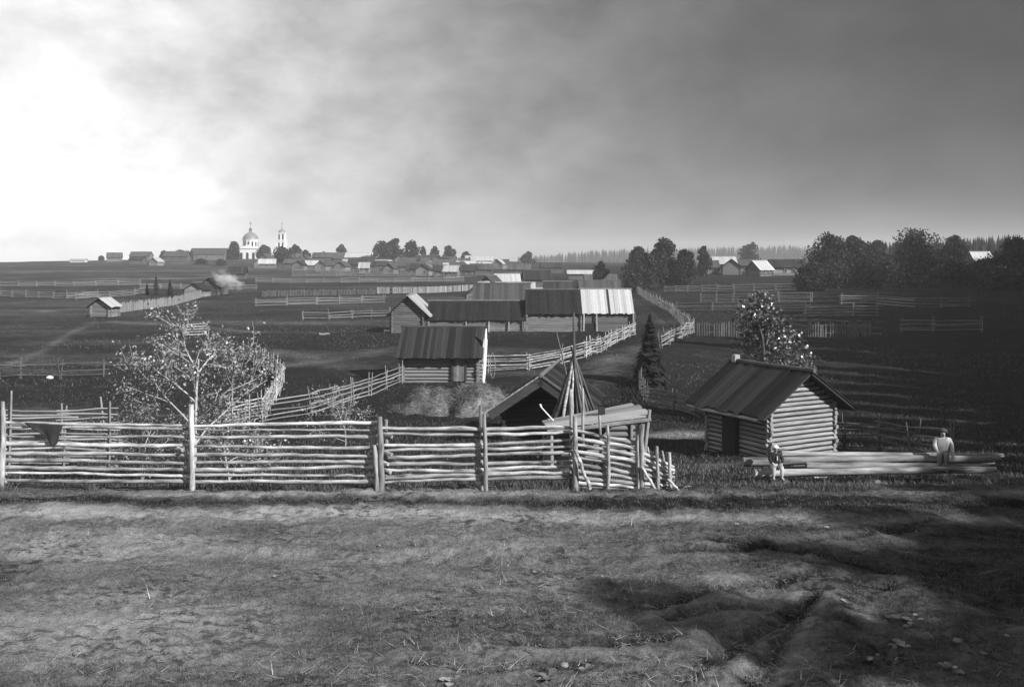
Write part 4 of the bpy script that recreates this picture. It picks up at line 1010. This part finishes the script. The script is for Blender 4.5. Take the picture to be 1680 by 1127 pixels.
def crown_tree(name, label, px, D, wpx, toprow, group=None, seed=0, m='leafd', n=2600, dz=0, shape=1.0, base_low=.12, ls=None, gap=.0, pos=None, hw=None):
    rng = np.random.default_rng(seed); rs = random.Random(seed)
    if pos is None:
        g = ground(px, D); h = CAMZ - (toprow - HOR) / FPX * D - g.z; w = wpx * D / FPX
    else: g = Vector(pos); w, h = hw
    e = empty(name, label, 'tree', g, 0, group)
    K = max(9, int(16 * shape)); cl = []
    for k in range(K):
        t = rs.random(); z = base_low + (1 - base_low) * (k + .5) / K
        prof_r = (math.sin(PI * min(1, (z - base_low) / (1 - base_low) * .86 + .14)) ** .7)
        a = rs.uniform(0, 2 * PI); rad = w * .5 * prof_r * rs.uniform(.25, .78)
        cl.append((rad * math.cos(a), rad * math.sin(a), z * h * .93, w * rs.uniform(.17, .29) * (.6 + .6 * prof_r)))
    cl = np.array(cl); idx = rng.integers(0, K, n); u = rng.normal(size=(n, 3)); u /= np.linalg.norm(u, axis=1)[:, None]
    rr = rng.random(n) ** .45
    C = cl[idx, :3] + u * (cl[idx, 3] * rr)[:, None] * np.array([1, 1, .85])
    C = C[C[:, 2] > base_low * h * .5]
    s = ls or max(.22, 4.2 * D / FPX * .8)
    T = MB(); tr = max(.12, h * .028)
    T.tube((0, 0, -.4), (rs.uniform(-.2, .2), 0, h * .75), tr, tr * .3, sides=6, segs=4, wob=.05)
    for c in cl[::2]: T.tube((0, 0, max(.5, c[2] * .55)), c[:3], tr * .4, tr * .12, sides=4, segs=2, wob=.08)
    T.build('trunk', M['barkd'], e); link('crown', leaf_mesh('crown', C, s, M[m], rng=rng, aspect=.8), e)
    return e
crown_tree('leafy_tree', 'bushy tree with glinting leaves behind the log cabin', 0, 0, 0, 0, seed=78, m='leafg', n=9000, ls=.15, pos=LT, hw=(4.2, 6.5), shape=1.7, base_low=.1)
TR = [
 ('broadleaf_tree', 'dark tree directly left of the church dome', 384, 500, 25, 397, 101), ('broadleaf_tree', 'round tree between the church and its bell tower', 433, 520, 26, 404, 102),
 ('broadleaf_tree', 'large dark tree below the bell tower', 464, 440, 34, 407, 103), ('broadleaf_tree', 'thin-topped tree right of the bell tower', 485, 480, 17, 401, 104),
 ('broadleaf_tree', 'small tree among the roofs right of the church', 500, 500, 16, 411, 105), ('broadleaf_tree', 'little dark tree on the skyline ridge', 531, 520, 12, 414, 106),
 ('broadleaf_tree', 'feathery skyline tree right of the church', 561, 560, 18, 402, 107), ('broadleaf_tree', 'left lobe of the big round skyline trees', 627, 460, 36, 396, 108),
 ('broadleaf_tree', 'tallest of the big round skyline trees', 648, 450, 34, 392, 109), ('broadleaf_tree', 'right lobe of the big round skyline trees', 675, 455, 32, 396, 110),
 ('broadleaf_tree', 'slim skyline tree by the large dark roof', 694, 470, 10, 404, 111), ('broadleaf_tree', 'loose skyline tree above the large dark roof', 713, 475, 17, 404, 112),
 ('broadleaf_tree', 'spiky skyline tree right of the large dark roof', 737, 470, 24, 404, 113), ('broadleaf_tree', 'low tree clump by the whitewashed building', 765, 500, 20, 414, 114),
 ('broadleaf_tree', 'low dark tree alone before the far wood', 867, 480, 22, 415, 115), ('broadleaf_tree', 'tiny round tree on the left skyline', 166, 560, 8, 421, 116),
 ('broadleaf_tree', 'hazy tree above the left village roofs', 269, 500, 16, 412, 117), ('broadleaf_tree', 'broad hazy tree on the left skyline', 295, 490, 34, 414, 118),
 ('broadleaf_tree', 'orchard tree below the long hipped house', 330, 420, 22, 427, 119), ('broadleaf_tree', 'orchard tree nearest the dark hut below the church', 362, 410, 20, 428, 120),
 ('broadleaf_tree', 'dark bush-like tree above the grey-roofed barn', 985, 190, 32, 428, 121),
 ('broadleaf_tree', 'left tree of the dark clump by the lane', 1048, 186, 58, 405, 122), ('broadleaf_tree', 'tallest tree of the dark clump by the lane', 1090, 190, 60, 391, 123),
 ('broadleaf_tree', 'right tree of the dark clump by the lane', 1124, 188, 44, 408, 124), ('broadleaf_tree', 'smaller round tree right of the dark clump', 1155, 215, 28, 402, 125),
 ('broadleaf_tree', 'far round tree above the lit gable farm', 1232, 420, 40, 401, 126),
 ('broadleaf_tree', 'huge dark tree at the left end of the wood', 1358, 150, 84, 384, 127), ('broadleaf_tree', 'second huge tree of the wood with ragged top', 1398, 158, 66, 386, 128),
 ('broadleaf_tree', 'paler tree in the gap of the wood', 1440, 200, 50, 395, 129), ('broadleaf_tree', 'huge round black tree of the wood', 1503, 150, 106, 379, 130),
 ('broadleaf_tree', 'dark tree right of the round black one', 1565, 190, 60, 388, 131),
 ('broadleaf_tree', 'low bushy tree under the huge tree at the wood end', 1330, 140, 46, 432, 132), ('broadleaf_tree', 'low bushy tree in the middle of the wood edge', 1438, 150, 70, 418, 133),
 ('broadleaf_tree', 'black bushy tree before the dim hut of the wood', 1555, 165, 74, 428, 134), ('broadleaf_tree', 'dark tree hiding the foot of the pale-roofed house', 1620, 170, 90, 432, 135),
 ('broadleaf_tree', 'tall dark tree at the right end of the wood', 1668, 165, 80, 391, 136), ('broadleaf_tree', 'low dark tree at the right end of the wood', 1645, 140, 90, 440, 137),
]
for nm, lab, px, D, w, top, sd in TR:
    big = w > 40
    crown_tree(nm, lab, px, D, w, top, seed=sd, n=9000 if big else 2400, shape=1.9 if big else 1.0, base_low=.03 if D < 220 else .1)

def spruce_geo(h, w, levels, per, rng, ragged=.25):
    V_ = []; F = []
    zs = np.linspace(.06, .985, levels)
    for z in zs:
        R_ = w * .5 * (1 - z) ** .85 * rng.uniform(1 - ragged, 1 + ragged) + .04 * w
        for k in range(per):
            a = 2 * PI * (k + rng.random()) / per; r = R_ * rng.uniform(.65, 1.1); dr = r * .38 * (1 - z * .6); wd = r * .34
            c, s = math.cos(a), math.sin(a); zz = z * h
            o = len(V_)
            V_ += [(0, 0, zz + .12 * r), (c * r * .55 - s * wd, s * r * .55 + c * wd, zz - dr * .5), (c * r, s * r, zz - dr), (c * r * .55 + s * wd, s * r * .55 - c * wd, zz - dr * .5)]
            F.append((o, o + 1, o + 2, o + 3))
    nt = max(4, levels // 3)
    for t in range(nt):
        z0 = .04 + .90 * t / nt; z1 = min(1.0, z0 + 1.9 / nt); R_ = w * .5 * (1 - z0) ** .9 * rng.uniform(.72, .95); o = len(V_); ns_ = 9
        V_.append((0, 0, z1 * h)); ph = rng.uniform(0, 6)
        for k in range(ns_):
            a = ph + 2 * PI * k / ns_; r = R_ * (rng.uniform(.85, 1.15) if k % 2 else rng.uniform(.55, .8)); V_.append((r * math.cos(a), r * math.sin(a), z0 * h + (R_ - r) * .3 + rng.uniform(-.02, .02) * h))
        for k in range(0, ns_): m_ = len(V_); V_.append((np.array(V_[o + 1 + k]) + np.array(V_[o + 1 + (k + 1) % ns_])) * .5); F.append((o, o + 1 + k, m_, o + 1 + (k + 1) % ns_))
    return np.array(V_), np.array(F)
def spruce(label, pos, h, w, levels, per, seed, group=None, name='spruce_tree'):
    rng = np.random.default_rng(seed); e = empty(name, label, 'tree', pos, 0, group)
    T = MB(); T.tube((0, 0, -.4), (0, 0, h), max(.06, h * .016), .02, sides=6, segs=2); T.build('trunk', M['barkd'], e)
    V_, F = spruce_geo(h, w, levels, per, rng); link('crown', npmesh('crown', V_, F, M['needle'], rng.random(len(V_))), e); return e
g = hit(1066, 632)
spruce('small black spruce standing by the lane', g, (632 - 513) / FPX * g.y, 74 / FPX * g.y, 36, 20, 201)
for px, row, top, w, lab, sd in [(256, 485, 448, 14, 'taller pointed spruce in the left field', 202), (279, 485, 457, 16, 'shorter spruce right of the pointed one in the left field', 203), (241, 484, 463, 11, 'smallest spruce left of the pointed one in the left field', 204)]:
    g = hit(px, row); spruce(lab, g, (row - top) / FPX * g.y, w / FPX * g.y, 16, 9, sd)
# forests: one dark mass each
def forest(name, label, spots, seed):
    rng = np.random.default_rng(seed); VV = []; FF = []; o = 0
    for x, y, h in spots:
        V_, F = spruce_geo(h, h * rng.uniform(.26, .40), 12, 5, rng, .35)
        VV.append(V_ + np.array([x, y, Hs(x, y) - .3])); FF.append(F + o); o += len(V_)
    VV = np.concatenate(VV); ob = link(name, npmesh(name, VV, np.concatenate(FF), M['needle'], rng.random(len(VV)))); ob['kind'] = 'stuff'; ob['label'] = label; ob['category'] = 'forest'
rng = np.random.default_rng(5)
sp_ = []
for k in range(1300):
    px = rng.uniform(850, 1500); D = rng.uniform(1050, 1500); x = (px - CX) / FPX * D
    sp_.append((x, D, rng.uniform(13, 19) * (0.5 + .45 * sstep(850, 1000, px))))
forest('far_forest', 'hazy far forest along the horizon right of the village', sp_, 6)
sp_ = []
for k in range(620):
    px = rng.uniform(1405, 1900); D = rng.uniform(255, 400); x = (px - CX) / FPX * D
    sp_.append((x, D, (CAMZ + (36 + 10 * sstep(1500, 1680, px)) / FPX * D - Hs(x, D)) * rng.uniform(.82, 1.05)))
forest('spruce_forest', 'dense dark spruce forest behind the farms on the right', sp_, 7)
# unseen spruce belts added at right to darken that side of the view
shade = []
for k in range(22):
    t = k / 21; rr = random.Random(900 + k)
    x, y = 25.5 + 50 * t, 8 + 72 * t
    shade.append((x + rr.uniform(-.6, .6), y, 13.5 + 11 * min(1, t * 2.2) + rr.uniform(-1, 1)))
    shade.append((x + 4.5 + rr.uniform(-.8, .8), y - 2.2, 15.5 + 11 * min(1, t * 2.2) + rr.uniform(-1, 1)))
for k in range(24):
    rr = random.Random(950 + k); y = 62 + 4.2 * k
    shade.append((.56 * y + 9 + rr.uniform(-1, 2), y, 25 + rr.uniform(-1.5, 1.5)))
for k, (x, y, h) in enumerate(shade):
    spruce('unseen tall spruce added to shade the right of the yard', (x, y, Hs(x, y)), h, h * .48, 20, 10, 300 + k, group='added spruce belt shading the right side')
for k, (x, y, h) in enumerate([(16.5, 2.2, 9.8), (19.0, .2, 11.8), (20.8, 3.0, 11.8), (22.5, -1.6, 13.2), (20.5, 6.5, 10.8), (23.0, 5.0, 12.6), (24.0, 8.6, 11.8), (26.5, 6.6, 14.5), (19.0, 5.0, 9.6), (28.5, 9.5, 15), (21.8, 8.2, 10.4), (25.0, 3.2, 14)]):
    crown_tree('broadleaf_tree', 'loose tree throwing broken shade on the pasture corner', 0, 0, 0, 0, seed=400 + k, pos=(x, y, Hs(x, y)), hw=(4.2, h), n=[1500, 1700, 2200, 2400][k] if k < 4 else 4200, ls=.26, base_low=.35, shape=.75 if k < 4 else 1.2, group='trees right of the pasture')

# ------------------------------------------------------------------ grass, straw, stones, weeds
def blades(name, N, xr, yr, hmin, hmax, wd, m, dens, seed, kind='stuff', label='', lay=.0):
    rng = np.random.default_rng(seed)
    y = rng.uniform(*yr, N * 3); x = rng.uniform(-1, 1, N * 3) * (y * .60 + 1.0) if xr is None else rng.uniform(*xr, N * 3)
    keep = rng.random(N * 3) < dens(x, y); x = x[keep][:N]; y = y[keep][:N]; n = len(x)
    z = H(x, y) + (1 - sstep(20, 30, np.hypot(x, y))) * ((fbm(x * 4.0, y * 6.0, 67, 3) - .5) * .17 * sstep(.38, .62, fbm(x * .45, y * .6, 69, 3)) + (fbm(x * 2.2, y * 3.0, 61, 4) - .5) * .13 + (fbm(x * 9, y * 11, 71, 2) - .5) * .055) - .005
    P = np.stack([x, y, z], 1); a = rng.uniform(0, 2 * PI, n); w = np.stack([np.cos(a), np.sin(a), 0 * a], 1) * (wd * rng.uniform(.6, 1.4, n))[:, None]
    L = rng.uniform(hmin, hmax, n)[:, None]
    d = rng.normal(0, .5 + lay, (n, 3)); d[:, 2] = np.abs(rng.normal(1 - lay, .2, n)); d /= np.linalg.norm(d, axis=1)[:, None]
    V_ = np.stack([P - w, P + w, P + d * L], 1).reshape(-1, 3)
    o = link(name, npmesh(name, V_, np.arange(n * 3).reshape(n, 3), M[m], np.repeat(rng.random(n), 3))); o['kind'] = kind; o['label'] = label; o['category'] = name
def gd(x, y): return np.clip(.15 + 1.6 * (.62 - dry_shade(x, y)) * (fbm(x * 1.3, y * 1.6, 91, 3) * 1.7 - .25) * (fbm(x * 4, y * 5, 92, 2) * 2.6 - .75), .01, 1)
blades('grass', 140000, None, (9.2, 19.9), .02, .075, .005, 'grass', gd, 1, label='short trodden grass of the pasture in front of the fence')
blades('meadow_grass', 90000, None, (20, 62), .05, .17, .012, 'grass', lambda x, y: np.clip(.9 - 1.2 * dry_shade(x, y), .1, 1) * (.3 + .7 * (fbm(x * .5, y * .5, 93, 3))) * np.clip(2.2 - y / 30, .3, 1), 2, label='rough grass in the hollow beyond the fence')
blades('field_tufts', 60000, None, (58, 190), .07, .24, .022, 'grass', lambda x, y: np.clip((fbm(x * .06, y * .12, 131, 4) - .42) * 4, .02, 1) * (.4 + .6 * fbm(x * .7, y * .7, 133, 2)), 8, label='coarse grass tufts patching the dark fields')
blades('fence_weeds', 5000, None, (19.2, 20.2), .10, .28, .008, 'grass', lambda x, y: (fbm(x * .9, y * 2, 95, 3) > .55) * .9, 3, label='tufts of weeds along the foot of the pole fence')
blades('straw', 16000, None, (9.3, 17.5), .05, .26, .004, 'straw', lambda x, y: np.clip((fbm(x * .5, y * .6, 97, 3) - .38) * 3, 0, 1) * np.exp(-((x - .5) / 4.5) ** 2), 4, label='broken pale straw strewn over the pasture', lay=.95)
random.seed(77)
def stone_mesh():
    bm = bmesh.new(); bmesh.ops.create_icosphere(bm, subdivisions=2, radius=1)
    ax = Vector((random.uniform(.7, 1.2), random.uniform(.7, 1.2), random.uniform(.45, .7)))
    for v in bm.verts:
        f = 1 + .25 * (float(fbm(v.co.x * 1.5 + 9, v.co.y * 1.5 + v.co.z, random.randint(0, 3), 2)) - .5) * 2
        v.co = Vector((v.co.x * ax.x, v.co.y * ax.y, v.co.z * ax.z)) * f
    me = bpy.data.meshes.new('stone'); bm.to_mesh(me); bm.free(); me.materials.append(M['stone']); me.polygons.foreach_set('use_smooth', [True] * len(me.polygons)); return me
SM = [stone_mesh() for _ in range(5)]
def stone(px, row, size_px, lab, group=None):
    g = hit(px, row); o = link('stone', random.choice(SM)); r = size_px / 2 * g.y / FPX
    o.location = g + Vector((0, 0, r * .15)); o.scale = (r, r, r * random.uniform(.8, 1.1)); o.rotation_euler = (0, 0, random.uniform(0, 6)); tag(o, lab, 'stone', group)
for px, row, s in [(1390, 1009, 8), (978, 1075, 12), (925, 1092, 14), (736, 1115, 13), (780, 1116, 14), (1368, 1120, 14), (1572, 1052, 15), (1585, 1040, 10), (1652, 1043, 9), (1500, 1010, 11), (1488, 1028, 10), (1470, 1062, 14), (1530, 1046, 9), (1555, 1090, 12), (1440, 1075, 9)]:
    stone(px, row, s, 'rough grey stone lying on the shaded pasture edge', 'stones on the pasture')
for px, row, s in [(450, 945, 7), (622, 895, 6), (262, 1017, 6), (310, 1000, 7), (505, 1036, 7), (780, 935, 8), (875, 938, 8), (1208, 860, 10), (1116, 856, 7), (1355, 865, 8)]:
    stone(px, row, s, 'small pale stone in the trodden grass', 'pebbles in the grass')
g = hit(82, 622); o = link('boulder', SM[0]); o.location = g + Vector((0, 0, .1)); o.scale = (.22, .22, .26); tag(o, 'white boulder lying in the left field beyond the fence', 'boulder'); o.data = SM[0].copy(); o.data.materials.clear(); o.data.materials.append(M['white'])
g = hit(532, 550); b = MB(); b.tube((-.5, 0, .1), (.5, .2, .12), .12, .1, segs=3, wob=.02); o = b.build('felled_log', M['logpale']); o.location = g; tag(o, 'short pale log lying alone in the dark field', 'log')
g = hit(640, 545); b = MB(); b.tube((-.6, 0, .12), (.5, .1, .12), .12, .1, segs=3, wob=.02); o = b.build('felled_log', M['white']); o.location = g; tag(o, 'bright log lying at the corner of the gabled granary', 'log')
g = hit(1345, 785); b = MB(); b.tube((-.15, 0, .03), (.22, .05, .02), .02, .015, segs=2); o = b.build('stick', M['pole']); o.location = g; tag(o, 'short stick on the ground before the log pile', 'stick')
def weed(px, row, n, size, lab, seed, group=None):
    rng = random.Random(seed); g = hit(px, row); e = empty('burdock', lab, 'plant', g, rng.uniform(0, 6), group)
    for k in range(n):
        a = 2 * PI * k / n + rng.uniform(-.4, .4); r = size * rng.uniform(.5, 1.1); el = rng.uniform(.2, .9)
        d = Vector((math.cos(a) * math.cos(el), math.sin(a) * math.cos(el), math.sin(el))); sd = Vector((-math.sin(a), math.cos(a), 0)); upv = sd.cross(d)
        b = MB(); pts = [(0, .05), (.25, .12), (.55, .30), (.8, .22), (1.0, .02)]; vs = []; fs = []
        for t, w in pts:
            c = d * t * r - Vector((0, 0, .35 * t * t * r)); vs += [c - sd * w * r + abs(upv.z) * Vector((0, 0, .05 * r)), c, c + sd * w * r + Vector((0, 0, .05 * r))]
        for i in range(4):
            for j in range(2): q = i * 3 + j; fs.append((q, q + 1, q + 4, q + 3))
        b.add(vs, fs); b.build('leaf', M['leaf'], e, True)
for k, (px, row, n, s) in enumerate([(1500, 1022, 9, .20), (1475, 1060, 8, .18), (1540, 1030, 7, .16), (1420, 1085, 8, .15), (1560, 1100, 9, .2), (1390, 990, 6, .12), (1600, 1075, 8, .18), (740, 1120, 8, .16), (900, 1112, 9, .18), (1000, 1120, 7, .15), (960, 1098, 6, .12)]):
    weed(px, row, n, s, 'broad-leaved weed growing on the pasture', 500 + k, 'broad-leaved weeds')
weed(1118, 802, 10, .32, 'dark bushy weed at the broken end of the pole fence', 530)

# ------------------------------------------------------------------ smoke and haze
def volume(name, density, aniso=0., noise=None):
    m = bpy.data.materials.new(name); m.use_nodes = True; t = m.node_tree; t.nodes.clear()
    out = t.nodes.new('ShaderNodeOutputMaterial'); v = t.nodes.new('ShaderNodeVolumePrincipled'); t.links.new(v.outputs[0], out.inputs['Volume'])
    v.inputs['Color'].default_value = (.95, .95, .95, 1); v.inputs['Density'].default_value = density; v.inputs['Anisotropy'].default_value = aniso
    return m
sm_ = volume('smoke_air', .3, .2); t = sm_.node_tree; v_ = [n for n in t.nodes if n.type == 'PRINCIPLED_VOLUME'][0]
tcs = t.nodes.new('ShaderNodeTexCoord'); nz = t.nodes.new('ShaderNodeTexNoise'); nz.inputs['Scale'].default_value = 2.1; nz.inputs['Detail'].default_value = 4; nz.inputs['Distortion'].default_value = .6
ln_ = t.nodes.new('ShaderNodeVectorMath'); ln_.operation = 'LENGTH'; t.links.new(tcs.outputs['Object'], ln_.inputs[0]); t.links.new(tcs.outputs['Object'], nz.inputs['Vector'])
def sm_m(op, a, b_):
    n = t.nodes.new('ShaderNodeMath'); n.operation = op
    for i_, x in enumerate((a, b_)):
        if isinstance(x, (int, float)): n.inputs[i_].default_value = x
        else: t.links.new(x, n.inputs[i_])
    return n.outputs[0]
dn = sm_m('SUBTRACT', sm_m('MULTIPLY', nz.outputs['Fac'], 2.6), sm_m('ADD', sm_m('MULTIPLY', ln_.outputs['Value'], 1.15), .42))
t.links.new(sm_m('MULTIPLY', sm_m('MINIMUM', sm_m('MAXIMUM', dn, 0.0), 1.0), 1.3), v_.inputs['Density'])
bm = bmesh.new(); bmesh.ops.create_icosphere(bm, subdivisions=3, radius=1.0)
me = bpy.data.meshes.new('smoke'); bm.to_mesh(me); bm.free(); me.materials.append(sm_)
o = link('smoke', me); o.location = at(372, 460, 187); o.scale = (4.0, 2.0, 2.1); o.rotation_euler = (0, .35, 0)
o['kind'] = 'stuff'; o['label'] = 'white smoke drifting from the yard beside the two gabled huts'; o['category'] = 'smoke'
hm = volume('haze_air', .00036, .2)
b = MB(); b.box(-2700, 2700, -2700, 2700, -9, 62, .5); o = b.build('haze', hm); o['kind'] = 'stuff'
print('objects', len(bpy.data.objects))
